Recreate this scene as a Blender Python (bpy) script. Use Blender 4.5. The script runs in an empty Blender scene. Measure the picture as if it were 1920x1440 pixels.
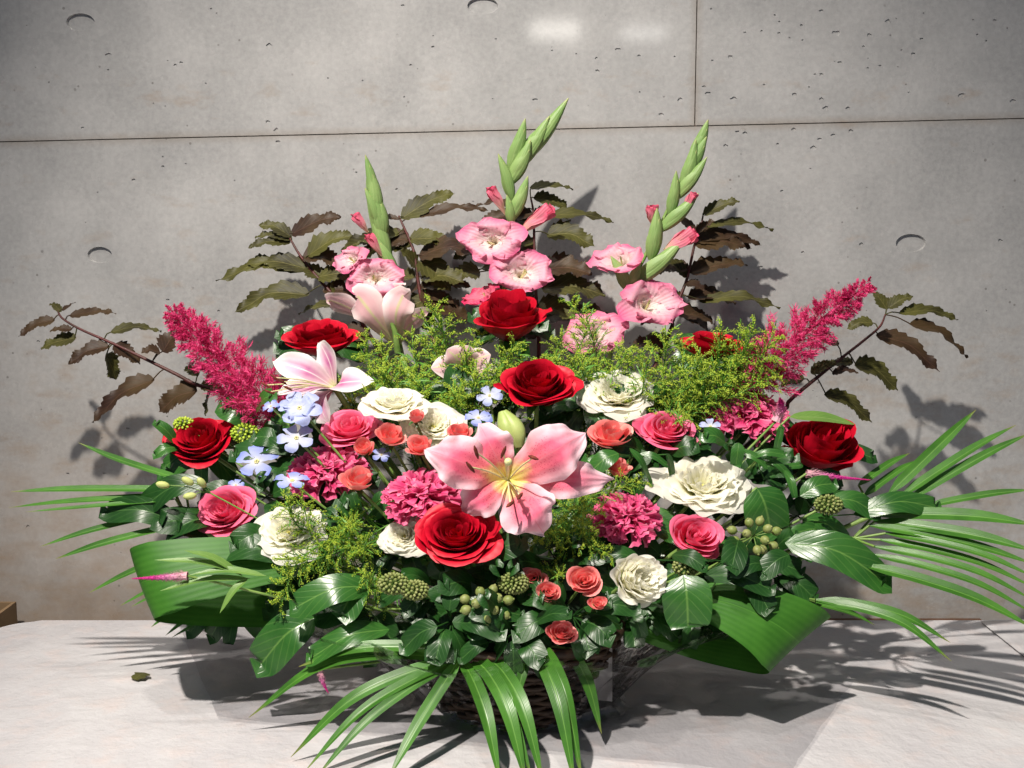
import bpy, bmesh, math, random
import numpy as np
from mathutils import Vector, Matrix
from math import sin, cos, pi, radians, sqrt
rng = random.Random(7)
scn = bpy.context.scene
col = scn.collection

# ---------------------------------------------------------------- camera
CAM = np.array((0.0, -1.45, 0.55)); PITCH = radians(7.0); F = 2200.0
cd = bpy.data.cameras.new('camera'); cam = bpy.data.objects.new('camera', cd); col.objects.link(cam)
cam.location = CAM; cam.rotation_euler = (pi/2 - PITCH, 0, 0)
cd.sensor_width = 36; cd.lens = F/1920*36; cd.clip_start = .02; cd.clip_end = 60
scn.camera = cam
cd.dof.use_dof = False

# ---------------------------------------------------------------- world, lamps, exposure
w = bpy.data.worlds.new('World'); scn.world = w; w.use_nodes = True
bg = w.node_tree.nodes['Background']; bg.inputs[0].default_value = (.60, .74, 1.0, 1); bg.inputs[1].default_value = .145
scn.view_settings.view_transform = 'Standard'; scn.view_settings.look = 'None'
scn.view_settings.exposure = 0; scn.view_settings.gamma = 1
scn.render.engine = 'CYCLES'

def spot(name, loc, target, power, colr, size, blend, rad):
    ld = bpy.data.lights.new(name, 'SPOT'); ld.energy = power; ld.color = colr
    ld.spot_size = radians(size); ld.spot_blend = blend; ld.shadow_soft_size = rad
    o = bpy.data.objects.new(name, ld); col.objects.link(o); o.location = loc
    o.rotation_euler = (Vector(target) - Vector(loc)).to_track_quat('-Z', 'Y').to_euler()
    return o
spot('spot_lamp', (-.62, -1.45, 2.3), (.08, .04, .06), 465, (1, .92, .83), 56, 1.0, .034)
spot('spot_lamp', (-.35, -.75, 2.6), (-.02, -.1, .1), 75, (1, .92, .83), 50, 1.0, .05)
def area(name, loc, target, power, colr, sx, sy):
    ld = bpy.data.lights.new(name, 'AREA'); ld.energy = power; ld.color = colr
    ld.shape = 'RECTANGLE'; ld.size = sx; ld.size_y = sy
    o = bpy.data.objects.new(name, ld); col.objects.link(o); o.location = loc
    o.rotation_euler = (Vector(target) - Vector(loc)).to_track_quat('-Z', 'Y').to_euler()
area('ceiling_lamp', (.26, -5.3, 1.82), (.1, .3, .8), 3.6, (1, .95, .87), .30, .10)
area('ceiling_lamp', (.80, -5.3, 1.80), (.1, .3, .8), 1.5, (1, .97, .92), .26, .06)

# ---------------------------------------------------------------- helpers
def W(px, py, y):
    "point on the plane Y=y seen at pixel (px,py) of the 1920x1440 photograph"
    d = np.array(((px-960)/F, cos(PITCH), -sin(PITCH))) - np.array((0, sin(PITCH), cos(PITCH)))*(py-720)/F
    return CAM + d*((y-CAM[1])/d[1])
def on_table(px, py, z=0.):
    r = W(px, py, 1.0)-CAM; return CAM+r*((z-CAM[2])/r[2])
def S(px, y): return px*(y-CAM[1])/F
def dep(px, py):
    b = float(np.interp(py, [200, 540, 640, 760, 880, 1000, 1200], [.19, .17, .08, -.03, -.10, -.16, -.19]))
    e = ((px-960)/650.)**2
    return min(.19, b + .11*e*(1 if py > 600 else 0))
def nrm(v):
    v = np.asarray(v, float); return v/(np.linalg.norm(v)+1e-12)
def basis(axis, roll=0.):
    z = nrm(axis); h = np.array((0, 0, 1.)) if abs(z[2]) < .95 else np.array((0, 1., 0))
    x = nrm(np.cross(h, z)); y = np.cross(z, x)
    c, s = cos(roll), sin(roll)
    return np.array((x*c+y*s, -x*s+y*c, z)).T       # columns
def spline(pts, n):
    P = np.array(pts, float)
    if len(P) == 2: return np.array([P[0]+(P[1]-P[0])*t for t in np.linspace(0, 1, n)])
    Q = np.vstack((2*P[0]-P[1], P, 2*P[-1]-P[-2])); out = []
    m = len(P)-1
    for k in np.linspace(0, m-1e-9, n):
        i = int(k); t = k-i; a, b, c, d = Q[i], Q[i+1], Q[i+2], Q[i+3]
        out.append(.5*((2*b)+(-a+c)*t+(2*a-5*b+4*c-d)*t*t+(-a+3*b-3*c+d)*t**3))
    return np.array(out)

class MB:
    def __init__(s): s.v = []; s.f = []; s.uv = []
    def grid(s, P, U=None, V=None, wrap=False):
        P = np.asarray(P); a, b = P.shape[:2]; o = len(s.v)
        s.v.extend(P.reshape(-1, 3).tolist())
        for i in range(a):
            for j in range(b):
                s.uv.append(((j/(b-1)) if U is None else U[i][j], (i/(a-1)) if V is None else V[i][j]))
        for i in range(a-1):
            for j in range(b-1): s.f.append((o+i*b+j, o+i*b+j+1, o+(i+1)*b+j+1, o+(i+1)*b+j))
            if wrap: s.f.append((o+i*b+b-1, o+i*b, o+(i+1)*b, o+(i+1)*b+b-1))
    def tube(s, path, rad, n=7, flat=1., side=None):
        P = np.asarray(path, float); m = len(P)
        r = rad if hasattr(rad, '__len__') else [rad]*m
        G = []; up = np.array((.3, -.7, .6)) if side is None else np.asarray(side, float)
        for i in range(m):
            t = nrm(P[min(i+1, m-1)]-P[max(i-1, 0)])
            a = nrm(np.cross(up, t)); b = np.cross(t, a)
            G.append([P[i]+(a*cos(2*pi*k/n)+b*sin(2*pi*k/n)*flat)*r[i] for k in range(n)])
        s.grid(G, wrap=True)
    def blob(s, c, r, ax=None, n=6, m=5):
        B = basis(ax if ax is not None else (0, 0, 1)); r = np.array(r if hasattr(r, '__len__') else (r, r, r), float)
        G = []
        for i in range(m+1):
            a = pi*i/m; G.append([np.asarray(c)+B@(np.array((sin(a)*cos(2*pi*k/n), sin(a)*sin(2*pi*k/n), -cos(a)))*r) for k in range(n)])
        s.grid(G, wrap=True)
    def octa(s, c, r, ax):
        B = basis(ax); o = len(s.v)
        for p in ((1,0,0),(0,1,0),(-1,0,0),(0,-1,0),(0,0,1.5),(0,0,-1.5)):
            s.v.append(list(np.asarray(c)+B@(np.array(p)*r))); s.uv.append((.5, .5+p[2]/3))
        for k in range(4): s.f.append((o+k, o+(k+1)%4, o+4)); s.f.append((o+(k+1)%4, o+k, o+5))
    def box(s, a, b):
        o = len(s.v)
        for z in (a[2], b[2]):
            for x, y in ((a[0],a[1]),(b[0],a[1]),(b[0],b[1]),(a[0],b[1])): s.v.append([x,y,z]); s.uv.append((x,y))
        for q in ((3,2,1,0),(4,5,6,7),(0,1,5,4),(1,2,6,5),(2,3,7,6),(3,0,4,7)): s.f.append(tuple(o+k for k in q))
    def tips(s): return
    def build(s, name, mat, parent=None, smooth=True, kind=None, label=None):
        org = np.array(parent['_org']) if parent is not None and '_org' in parent else np.zeros(3)
        me = bpy.data.meshes.new(name)
        me.from_pydata((np.array(s.v)-org).tolist(), [], s.f)
        ul = me.uv_layers.new(name='UVMap')
        li = np.empty(len(me.loops), dtype=np.int32); me.loops.foreach_get('vertex_index', li)
        ul.data.foreach_set('uv', np.array(s.uv, dtype=np.float32)[li].ravel())
        if smooth: me.polygons.foreach_set('use_smooth', [True]*len(me.polygons))
        me.materials.append(mat); me.update()
        o = bpy.data.objects.new(name, me); col.objects.link(o)
        if parent is not None:
            o.parent = parent
            if parent.type == 'MESH': o['_org'] = parent['_org']
            else: o['_org'] = list(org)
        if kind: o['kind'] = kind
        if label: o['label'] = label
        return o

def thing(name, label, cat, org, group=None):
    o = bpy.data.objects.new(name, None); col.objects.link(o); o.location = [float(x) for x in org]
    o.empty_display_size = .02; o['_org'] = [float(x) for x in org]
    o['label'] = label; o['category'] = cat
    if group: o['group'] = group
    return o
def tag(o, label, cat, group=None):
    o['label'] = label; o['category'] = cat
    if group: o['group'] = group

def blade(mb, path, width, prof, side=None, nrmh=(0, -.55, .85), n=12, nu=7, fold=0., cup=0., ruf=0., rf=3., ser=0., sf=14, seed=0, twist=0., lobes=0.):
    "leaf or petal along a path: width profile prof(v), side vector or normal hint, fold = V along the midrib"
    r = random.Random(seed); P = spline(path, n); ph = r.uniform(0, 6); ph2 = r.uniform(0, 6); G = []
    L = sum(np.linalg.norm(P[i+1]-P[i]) for i in range(n-1))
    for i in range(n):
        v = i/(n-1); t = nrm(P[min(i+1, n-1)]-P[max(i-1, 0)])
        if side is not None: sd = nrm(side)
        else: sd = nrm(np.cross(t, nrmh))
        nn = nrm(np.cross(sd, t))
        if twist:
            a = twist*v; sd, nn = sd*cos(a)+nn*sin(a), nn*cos(a)-sd*sin(a)
        row = []
        for j in range(nu):
            s = 2*j/(nu-1)-1; wd = prof(v)*width/2
            if ser and abs(s) > .99:
                wd *= 1+ser*(((v*sf+(.4 if s > 0 else 0)) % 1)-.5)*2
            if lobes: wd *= 1+lobes*sin(v*pi*3.2+(.5 if s > 0 else -.1))*min(1, abs(s)*1.2)
            row.append(P[i]+sd*s*wd*cos(fold*abs(s)*.6)+nn*(abs(s)*wd*sin(fold)+cup*wd*s*s+ruf*L*abs(s)**1.5*sin(rf*2*pi*v+ph+(1.7 if s > 0 else 0)+s)*min(1, v*2.5)))
        G.append(row)
    mb.grid(G)

def lance(v): return max(.02, sin(pi*min(1, v**.8))**.75)
def petal_p(v): return max(.04, (sin(pi*min(1, (v*.9+.06)))**.6)*(.45+.75*v if v < .75 else 1.01-(v-.75)*.4))
def lilyp(v): return max(.03, (.20+1.62*v if v < .48 else .98*max(0, 1-((v-.48)/.52)**1.9)**.85))
def strap(v): return max(.03, min(1, v*6+.25)*(1 if v < .45 else max(.02, 1-((v-.45)/.55)**2.2)))
def broad(v): return max(.02, sin(pi*v**.75)**.62)

# ---------------------------------------------------------------- materials
def nt(name):
    m = bpy.data.materials.new(name); m.use_nodes = True; t = m.node_tree
    return m, t, t.nodes, t.links, t.nodes['Principled BSDF']
def ramp(t, stops, fac):
    r = t.nodes.new('ShaderNodeValToRGB'); e = r.color_ramp.elements
    while len(e) < len(stops): e.new(.5)
    for k, (p, c) in enumerate(stops): e[k].position = p; e[k].color = (*c, 1) if len(c) == 3 else c
    t.links.new(fac, r.inputs[0]); return r.outputs[0]
def math_(t, op, a, b=None, clamp=False):
    n = t.nodes.new('ShaderNodeMath'); n.operation = op; n.use_clamp = clamp
    for k, x in enumerate((a, b)):
        if x is None: continue
        if isinstance(x, (int, float)): n.inputs[k].default_value = x
        else: t.links.new(x, n.inputs[k])
    return n.outputs[0]
def mixc(t, f, a, b, mode='MIX'):
    n = t.nodes.new('ShaderNodeMix'); n.data_type = 'RGBA'; n.blend_type = mode
    for x, k in ((f, 0), (a, 6), (b, 7)):
        if isinstance(x, (int, float)): n.inputs[k].default_value = x
        elif isinstance(x, tuple): n.inputs[k].default_value = (*x, 1)
        else: t.links.new(x, n.inputs[k])
    return n.outputs[2]
def noise(t, scale, detail=3, vec=None, rough=.55):
    n = t.nodes.new('ShaderNodeTexNoise'); n.inputs['Scale'].default_value = scale
    n.inputs['Detail'].default_value = detail; n.inputs['Roughness'].default_value = rough
    if vec is not None: t.links.new(vec, n.inputs['Vector'])
    return n.outputs[0]
def bump(t, h, strength, dist=.002):
    b = t.nodes.new('ShaderNodeBump'); b.inputs['Strength'].default_value = strength; b.inputs['Distance'].default_value = dist
    t.links.new(h, b.inputs['Height']); return b.outputs[0]
def uvs(t):
    u = t.nodes.new('ShaderNodeUVMap'); s = t.nodes.new('ShaderNodeSeparateXYZ'); t.links.new(u.outputs[0], s.inputs[0]); return u.outputs[0], s.outputs[0], s.outputs[1]
def objv(t):
    g = t.nodes.new('ShaderNodeNewGeometry'); return g.outputs['Position']
def finish(t, bs, c, trans, rough, sheen=0, spec=.5, nm=None, tcol=None):
    bs.inputs['Roughness'].default_value = rough; bs.inputs['Specular IOR Level'].default_value = spec
    bs.inputs['Sheen Weight'].default_value = sheen
    t.links.new(c, bs.inputs['Base Color'])
    if nm is not None: t.links.new(nm, bs.inputs['Normal'])
    if trans:
        tr = t.nodes.new('ShaderNodeBsdfTranslucent'); t.links.new(tcol if tcol is not None else c, tr.inputs[0])
        mx = t.nodes.new('ShaderNodeMixShader'); mx.inputs[0].default_value = trans
        t.links.new(bs.outputs[0], mx.inputs[1]); t.links.new(tr.outputs[0], mx.inputs[2])
        t.links.new(mx.outputs[0], t.nodes['Material Output'].inputs[0])
def petal_mat(name, stops, edge=None, ew=.75, vein=.25, rough=.5, trans=.25, var=.25, sheen=.0, vf=26, tip=None, throat=0, rib=None, ribw=.05, spots=None):
    m, t, N, Lk, bs = nt(name); uv, u, v = uvs(t)
    nz = noise(t, 60, 3, objv(t))
    vv = math_(t, 'ADD', v, math_(t, 'MULTIPLY', math_(t, 'SUBTRACT', nz, .5), .22))
    au = math_(t, 'MULTIPLY', math_(t, 'ABSOLUTE', math_(t, 'SUBTRACT', u, .5)), 2)
    if throat: vv = math_(t, 'ADD', vv, math_(t, 'MULTIPLY', au, throat))
    c = ramp(t, stops, vv)
    if edge:
        e = math_(t, 'MULTIPLY', math_(t, 'SUBTRACT', math_(t, 'ADD', au, math_(t, 'MULTIPLY', nz, .12)), ew), 1/(1.08-ew), True)
        e = math_(t, 'MULTIPLY', e, math_(t, 'MULTIPLY', v, 2.2, True), True)
        c = mixc(t, e, c, edge)
    if spots:
        vo = t.nodes.new('ShaderNodeTexVoronoi'); vo.inputs['Scale'].default_value = 420; t.links.new(objv(t), vo.inputs['Vector'])
        sp_ = math_(t, 'MULTIPLY', math_(t, 'LESS_THAN', vo.outputs['Distance'], .26), math_(t, 'MULTIPLY', ramp(t, [(.15, (0, 0, 0)), (.25, (1, 1, 1)), (.5, (1, 1, 1)), (.62, (0, 0, 0))], v), math_(t, 'LESS_THAN', au, .6)))
        c = mixc(t, math_(t, 'MULTIPLY', sp_, .6), c, spots)
    if rib: c = mixc(t, math_(t, 'MULTIPLY', math_(t, 'SUBTRACT', 1, math_(t, 'DIVIDE', au, ribw*2), True), .8), c, rib)
    n2 = noise(t, 25, 2, objv(t))
    c = mixc(t, math_(t, 'MULTIPLY', n2, var), c, (.0, .0, .0), 'MIX') if var < .12 else mixc(t, math_(t, 'MULTIPLY', math_(t, 'SUBTRACT', n2, .35, True), var*1.6), c, (.5, .45, .45), 'MULTIPLY')
    wv = math_(t, 'SINE', math_(t, 'MULTIPLY', math_(t, 'ADD', u, math_(t, 'MULTIPLY', nz, .06)), vf*2))
    h = math_(t, 'ADD', math_(t, 'MULTIPLY', wv, .5), math_(t, 'MULTIPLY', noise(t, 180, 4, objv(t)), 1.2))
    finish(t, bs, c, trans, rough, sheen, .35, bump(t, h, vein, .0012)); return m
def leaf_mat(name, a, b, rib, rough=.32, trans=.14, ribw=.035, lat=9, spec=.5, longi=False, tipc=None, bstr=.16):
    m, t, N, Lk, bs = nt(name); uv, u, v = uvs(t)
    c = mixc(t, ramp(t, [(.35, (0, 0, 0)), (.65, (1, 1, 1))], noise(t, 22, 4, objv(t))), a, b)
    au = math_(t, 'ABSOLUTE', math_(t, 'SUBTRACT', u, .5))
    r = math_(t, 'SUBTRACT', 1, math_(t, 'DIVIDE', au, ribw), True)
    if longi:
        wv = math_(t, 'SINE', math_(t, 'MULTIPLY', u, 75)); h = wv
        c = mixc(t, math_(t, 'MULTIPLY', math_(t, 'ADD', wv, 1), .09), c, rib)
    else:
        q = math_(t, 'SINE', math_(t, 'MULTIPLY', math_(t, 'SUBTRACT', v, math_(t, 'MULTIPLY', au, .55)), lat*2*pi))
        q = math_(t, 'POWER', math_(t, 'MAXIMUM', q, 0), 7)
        h = math_(t, 'SUBTRACT', math_(t, 'MULTIPLY', noise(t, 90, 3, objv(t)), 1.2), q)
        c = mixc(t, math_(t, 'MULTIPLY', q, .22), c, rib)
    c = mixc(t, math_(t, 'MULTIPLY', r, .75), c, rib)
    if tipc: c = mixc(t, math_(t, 'MULTIPLY', math_(t, 'SUBTRACT', v, .9, True), 8, True), c, tipc)
    finish(t, bs, c, trans, rough, 0, spec, bump(t, math_(t, 'ADD', h, math_(t, 'MULTIPLY', r, -1.5)), bstr, .001))
    return m
def plain(name, c, c2=None, rough=.5, sc=60, trans=0, spec=.4, bs_=.3):
    m, t, N, Lk, bs = nt(name); nz = noise(t, sc, 4, objv(t))
    cc = mixc(t, ramp(t, [(.35, (0, 0, 0)), (.65, (1, 1, 1))], nz), c, c2 or tuple(x*.6 for x in c))
    finish(t, bs, cc, trans, rough, 0, spec, bump(t, noise(t, sc*4, 4, objv(t)), bs_, .001)); return m

red = petal_mat('red_petal', [(0, (.16, .001, .004)), (.5, (.44, .002, .016)), (1, (.60, .004, .026))], vein=.12, rough=.5, trans=.12, var=.35, sheen=.0)
pink = petal_mat('pink_petal', [(0, (.82, .22, .22)), (.35, (.88, .07, .19)), (1, (.92, .19, .34))], vein=.1, trans=.25, var=.0, edge=(.93, .36, .50), ew=.7)
coral = petal_mat('coral_petal', [(0, (.90, .60, .35)), (.4, (.93, .16, .18)), (1, (.96, .32, .30))], vein=.1, trans=.25, var=.0, edge=(.93, .60, .50), ew=.55)
creamm = petal_mat('cream_petal', [(0, (.62, .68, .22)), (.22, (.86, .86, .52)), (.5, (.95, .935, .78)), (1, (.97, .96, .88))], vein=.04, trans=.5, var=.0, rough=.7, vf=18)
carn = petal_mat('carnation_petal', [(0, (.45, .02, .08)), (.6, (.62, .035, .16)), (1, (.80, .13, .29))], vein=.3, trans=.2, var=.3, rough=.6, edge=(.86, .28, .42), ew=.8)
lily = petal_mat('pink_lily_petal', [(0, (.80, .74, .16)), (.24, (.90, .74, .28)), (.36, (.86, .20, .24)), (.62, (.84, .14, .25)), (.88, (.87, .44, .54)), (1, (.88, .58, .66))], edge=(.92, .70, .76), ew=.42, vein=.45, trans=.25, rough=.55, var=.0, throat=.16, spots=(.62, .02, .10), rib=(.80, .22, .30), ribw=.02, vf=14)
lilyw = petal_mat('white_lily_petal', [(0, (.62, .66, .3)), (.12, (.75, .5, .55)), (.4, (.52, .15, .34)), (.7, (.72, .42, .56)), (.95, (.92, .90, .86))], edge=(.93, .92, .88), ew=.3, rib=(.90, .86, .82), ribw=.035, vein=.15, trans=.25, rough=.45, var=.0, vf=14)
lilyb = petal_mat('lily_back_petal', [(0, (.55, .62, .22)), (.3, (.74, .46, .48)), (1, (.76, .50, .54))], edge=(.90, .80, .78), ew=.55, rib=(.60, .66, .28), ribw=.07, vein=.15, trans=.25, rough=.5, var=.0, vf=14)
glad = petal_mat('gladiolus_petal', [(0, (.86, .80, .62)), (.45, (.90, .74, .72)), (.72, (.88, .48, .58)), (1, (.80, .14, .32))], edge=(.84, .26, .42), ew=.74, vein=.3, trans=.35, var=.0, vf=22)
gladb = petal_mat('gladiolus_bud_petal', [(0, (.75, .6, .4)), (.4, (.80, .25, .33)), (1, (.74, .03, .14))], vein=.3, trans=.25, var=.15, vf=22)
blue = petal_mat('blue_petal', [(0, (.80, .82, .80)), (.25, (.48, .54, .86)), (1, (.24, .32, .82))], vein=.15, trans=.3, var=.2)
bluep = petal_mat('pale_blue_petal', [(0, (.80, .82, .80)), (.3, (.56, .62, .85)), (1, (.40, .48, .84))], vein=.15, trans=.3, var=.2)
celo = plain('magenta_plume', (.50, .010, .10), (.80, .07, .25), .6, 45, .2)
celos = petal_mat('purple_pink_spike', [(0, (.72, .42, .46)), (.35, (.66, .2, .42)), (.6, (.60, .03, .28)), (1, (.66, .02, .24))], vein=.4, trans=.1, var=.1)
gspike = leaf_mat('gladiolus_green', (.20, .36, .10), (.30, .45, .15), (.42, .55, .22), .45, .18, .03, 6, longi=True, tipc=(.5, .5, .2))
stemg = plain('green_stem', (.14, .26, .05), (.22, .34, .09), .45)
leafd = leaf_mat('glossy_dark_leaf', (.009, .042, .008), (.018, .075, .012), (.07, .17, .04), .36, .06, spec=.4)
leafm = leaf_mat('mid_green_leaf', (.02, .09, .014), (.035, .13, .02), (.14, .28, .06), .3, .12)
leafl = leaf_mat('light_green_leaf', (.10, .22, .04), (.16, .30, .06), (.30, .42, .14), .4, .2)
palmm = leaf_mat('palm_leaflet', (.025, .11, .010), (.055, .19, .018), (.18, .38, .07), .33, .14, .05, longi=True, tipc=(.25, .22, .06))
aspi = leaf_mat('broad_strap_leaf', (.026, .115, .010), (.045, .165, .016), (.08, .24, .03), .5, .15, .012, longi=True, bstr=.07, spec=.3)
physo = leaf_mat('bronze_green_leaf', (.028, .026, .009), (.085, .085, .02), (.22, .20, .07), .5, .14, .02, 9, .25)
physb = leaf_mat('bronze_brown_leaf', (.028, .014, .009), (.06, .038, .016), (.12, .06, .04), .5, .12, .02, 9, .25)
twig = plain('dark_red_twig', (.10, .018, .018), (.05, .02, .014), .5)
solb = plain('yellow_green_bud', (.36, .54, .035), (.56, .68, .08), .6, 90, .2)
soll = plain('feathery_leaf_green', (.07, .22, .025), (.15, .34, .045), .5, 60, .2)
berry = plain('berry_green', (.16, .22, .05), (.26, .28, .10), .5, 120)
anther = plain('anther_brown', (.10, .015, .010), (.2, .04, .02), .8, 200)
filam = plain('filament_green', (.62, .66, .26), (.7, .6, .4), .45)
yel = plain('yellow_centre', (.55, .5, .08), (.6, .58, .2), .6)

# ================================================================ SETTING
WY = .30
def wz(px, py): p = W(px, py, WY); return p[0], p[2]
s_ = S(1, WY)
xl, zl = wz(0, 266); xr, zr = wz(1920, 222); sl = (zr-zl)/(xr-xl)
jz = lambda x: zl+(x-xl)*sl
jx = wz(1305, 100)[0];
JSL, JZ0, JX = float(sl), float(jz(0)), float(jx)
def wall_material():
    m, t, N, Lk, bs = nt('fair_faced_concrete'); p = objv(t)
    big = noise(t, 2.2, 5, p, .6); mid = noise(t, 9, 6, p, .65); fine = noise(t, 130, 5, p, .7)
    c = ramp(t, [(.36, (.275, .28, .285)), (.62, (.47, .47, .468))], math_(t, 'ADD', math_(t, 'MULTIPLY', big, .55), math_(t, 'MULTIPLY', mid, .45)))
    c = mixc(t, .45, c, ramp(t, [(.3, (.27, .266, .258)), (.7, (.48, .475, .458))], fine))
    # rusty stains, denser along the joint and low down
    mp = N.new('ShaderNodeMapping'); mp.inputs['Scale'].default_value = (1.2, 1, 2.6); Lk.new(p, mp.inputs[0])
    st = noise(t, 13, 5, mp.outputs[0], .65); sp = N.new('ShaderNodeSeparateXYZ'); Lk.new(p, sp.inputs[0])
    low = ramp(t, [(.0, (.22, .22, .22)), (.35, (.12, .12, .12)), (.70, (.0, .0, .0)), (.765, (.10, .10, .10)), (.80, (.0, .0, .0))], sp.outputs[2])
    stf = math_(t, 'MULTIPLY', math_(t, 'SUBTRACT', math_(t, 'ADD', st, low), .63, True), 1.9, True)
    c = mixc(t, stf, c, (.30, .21, .13))
    lo = noise(t, 5, 4, p); lf = ramp(t, [(.0, (.9, .9, .9)), (.12, (.45, .45, .45)), (.5, (0, 0, 0))], math_(t, 'ADD', sp.outputs[2], math_(t, 'MULTIPLY', math_(t, 'ADD', sp.outputs[0], .8), .30)))  # separate brown tone, stronger towards the lower left, broken up by noise
    c = mixc(t, math_(t, 'MULTIPLY', math_(t, 'MULTIPLY', lf, lo), 1.0), c, (.30, .21, .14))
    dj = math_(t, 'ABSOLUTE', math_(t, 'SUBTRACT', sp.outputs[2], math_(t, 'ADD', math_(t, 'MULTIPLY', sp.outputs[0], JSL), JZ0)))
    dv = math_(t, 'ADD', math_(t, 'ABSOLUTE', math_(t, 'SUBTRACT', sp.outputs[0], JX)), math_(t, 'MULTIPLY', math_(t, 'LESS_THAN', sp.outputs[2], JZ0), 9))
    dm = math_(t, 'MINIMUM', dj, dv)
    sm_ = math_(t, 'MULTIPLY', math_(t, 'SUBTRACT', 1, math_(t, 'DIVIDE', dm, .012), True), noise(t, 16, 4, p, .7))
    c = mixc(t, math_(t, 'MULTIPLY', sm_, .75, True), c, (.24, .19, .14))
    # small blow holes
    h = None
    for sc, th in ((55, .10), (26, .055)):
        vo = N.new('ShaderNodeTexVoronoi'); vo.inputs['Scale'].default_value = sc; Lk.new(p, vo.inputs['Vector'])
        sel = ramp(t, [(.56, (0, 0, 0)), (.60, (1, 1, 1))], noise(t, 7, 3, p))
        pit = math_(t, 'MULTIPLY', math_(t, 'LESS_THAN', vo.outputs['Distance'], th), sel)
        c = mixc(t, math_(t, 'MULTIPLY', pit, .6), c, (.12, .11, .10)); h = pit if h is None else math_(t, 'MAXIMUM', h, pit)
    hh = math_(t, 'SUBTRACT', math_(t, 'MULTIPLY', math_(t, 'ADD', fine, mid), .5), h)
    rr = ramp(t, [(.3, (.20, .20, .20)), (.7, (.34, .34, .34))], mid)
    finish(t, bs, c, 0, .3, 0, .5, bump(t, hh, .2, .0008)); Lk.new(rr, bs.inputs['Roughness']); bs.inputs['Coat Weight'].default_value = .35; bs.inputs['Coat Roughness'].default_value = .07
    return m
concrete = wall_material()
wall = bpy.data.objects.new('wall', None); col.objects.link(wall); wall.location = (0, WY, 0); wall['_org'] = [0, WY, 0]
wall['kind'] = 'structure'; wall['label'] = 'fair-faced grey concrete wall with formwork joints and tie holes'
def panel(poly, holes, pits):
    "flat concrete panel (x,z polygon) with real recessed tie holes and blow holes"
    bm = bmesh.new(); T = .05; ed = []
    def loop(pts, y=WY):
        vs = [bm.verts.new((x, y, z)) for x, z in pts]
        return vs, [bm.edges.new((vs[i], vs[(i+1) % len(vs)])) for i in range(len(vs))]
    ov, oe = loop(poly); ed += oe; rec = []
    for (cx, cz, rx, rz, d, n) in holes+pits:
        rr = random.Random(int(cx*9999)); irregular = n < 14
        vs, e = loop([(cx+rx*cos(2*pi*k/n)*(rr.uniform(.6, 1.3) if irregular else 1), cz+rz*sin(2*pi*k/n)*(rr.uniform(.6, 1.3) if irregular else 1)) for k in range(n)]); ed += e; rec.append((vs, d, cx, cz))
    bmesh.ops.triangle_fill(bm, use_beauty=True, use_dissolve=False, edges=ed, normal=(0, -1, 0))
    for vs, d, cx, cz in rec:
        k = len(vs)
        iv = [bm.verts.new((cx+(v.co.x-cx)*.93, WY+d, cz+(v.co.z-cz)*.93)) for v in vs]
        for i in range(k): bm.faces.new((vs[i], vs[(i+1) % k], iv[(i+1) % k], iv[i]))
        bm.faces.new(iv)
    bv = [bm.verts.new((v.co.x, WY+T, v.co.z)) for v in ov]
    for i in range(len(ov)): bm.faces.new((ov[i], bv[i], bv[(i+1) % len(ov)], ov[(i+1) % len(ov)]))
    bm.faces.new(list(reversed(bv)))
    bmesh.ops.recalc_face_normals(bm, faces=bm.faces)
    for v in bm.verts: v.co.y -= WY
    me = bpy.data.meshes.new('panel'); bm.to_mesh(me); bm.free(); me.materials.append(concrete)
    o = bpy.data.objects.new('panel', me); col.objects.link(o); o.parent = wall
g = .0008; XL, XR, ZB, ZT = -2.6, 2.6, -.74, 2.6
def hole(px, py, w_, h_): x, z = wz(px, py); return (x, z, w_*s_/2, h_*s_/2, .0045, 28)
def pitp(px, py, r): x, z = wz(px, py); return (x, z, r*s_*1.1, r*s_*.75, .0018, 8)
rp = random.Random(3)
up_l = [pitp(*p) for p in [(203, 103, 5), (505, 85, 5), (340, 117, 3), (328, 122, 3), (770, 122, 3), (812, 88, 3), (1160, 93, 5), (1170, 100, 5), (1198, 105, 3), (1120, 133, 4), (1118, 109, 3), (1003, 187, 4), (518, 244, 5), (502, 228, 4), (1275, 187, 5), (1240, 215, 5), (155, 240, 3), (755, 10, 3)]]
up_l += [pitp(rp.uniform(10, 1290), rp.uniform(10, 200), rp.uniform(.8, 2.0)) for _ in range(30)]
up_r = [pitp(*p) for p in [(1568, 62, 7), (1540, 20, 4), (1370, 107, 5), (1328, 175, 5), (1375, 185, 5), (1490, 178, 5), (1540, 140, 4), (1575, 117, 4), (1712, 101, 4), (1803, 180, 6), (1630, 66, 4), (1665, 40, 5), (1728, 73, 4), (1900, 190, 5), (1540, 186, 4), (1548, 203, 5), (1590, 203, 4), (1865, 38, 3), (1320, 162, 3)]]
up_r += [pitp(rp.uniform(1320, 1910), rp.uniform(5, 195), rp.uniform(1.2, 2.6)) for _ in range(30)]
lo_ = [pitp(*p) for p in [(1525, 277, 5), (1383, 247, 4), (1397, 250, 4), (1488, 243, 4), (1562, 254, 4), (1537, 261, 4), (1458, 600-330, 3), (1360, 273, 4), (1595, 246, 4), (520, 266, 4), (306, 312, 3), (250, 338, 4), (744, 355, 3), (668, 323, 2), (1615, 458, 4), (1875, 451, 4), (1466, 358, 3), (1425, 502, 5), (1505, 473, 3), (72, 640, 3), (315, 562, 3), (410, 583, 3), (240, 803, 3), (127, 888, 3), (195, 887, 3), (52, 987, 3)]]
lo_ += [pitp(rp.uniform(10, 1900), rp.uniform(290, 1000), rp.uniform(.7, 1.8)) for _ in range(60)]
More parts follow.
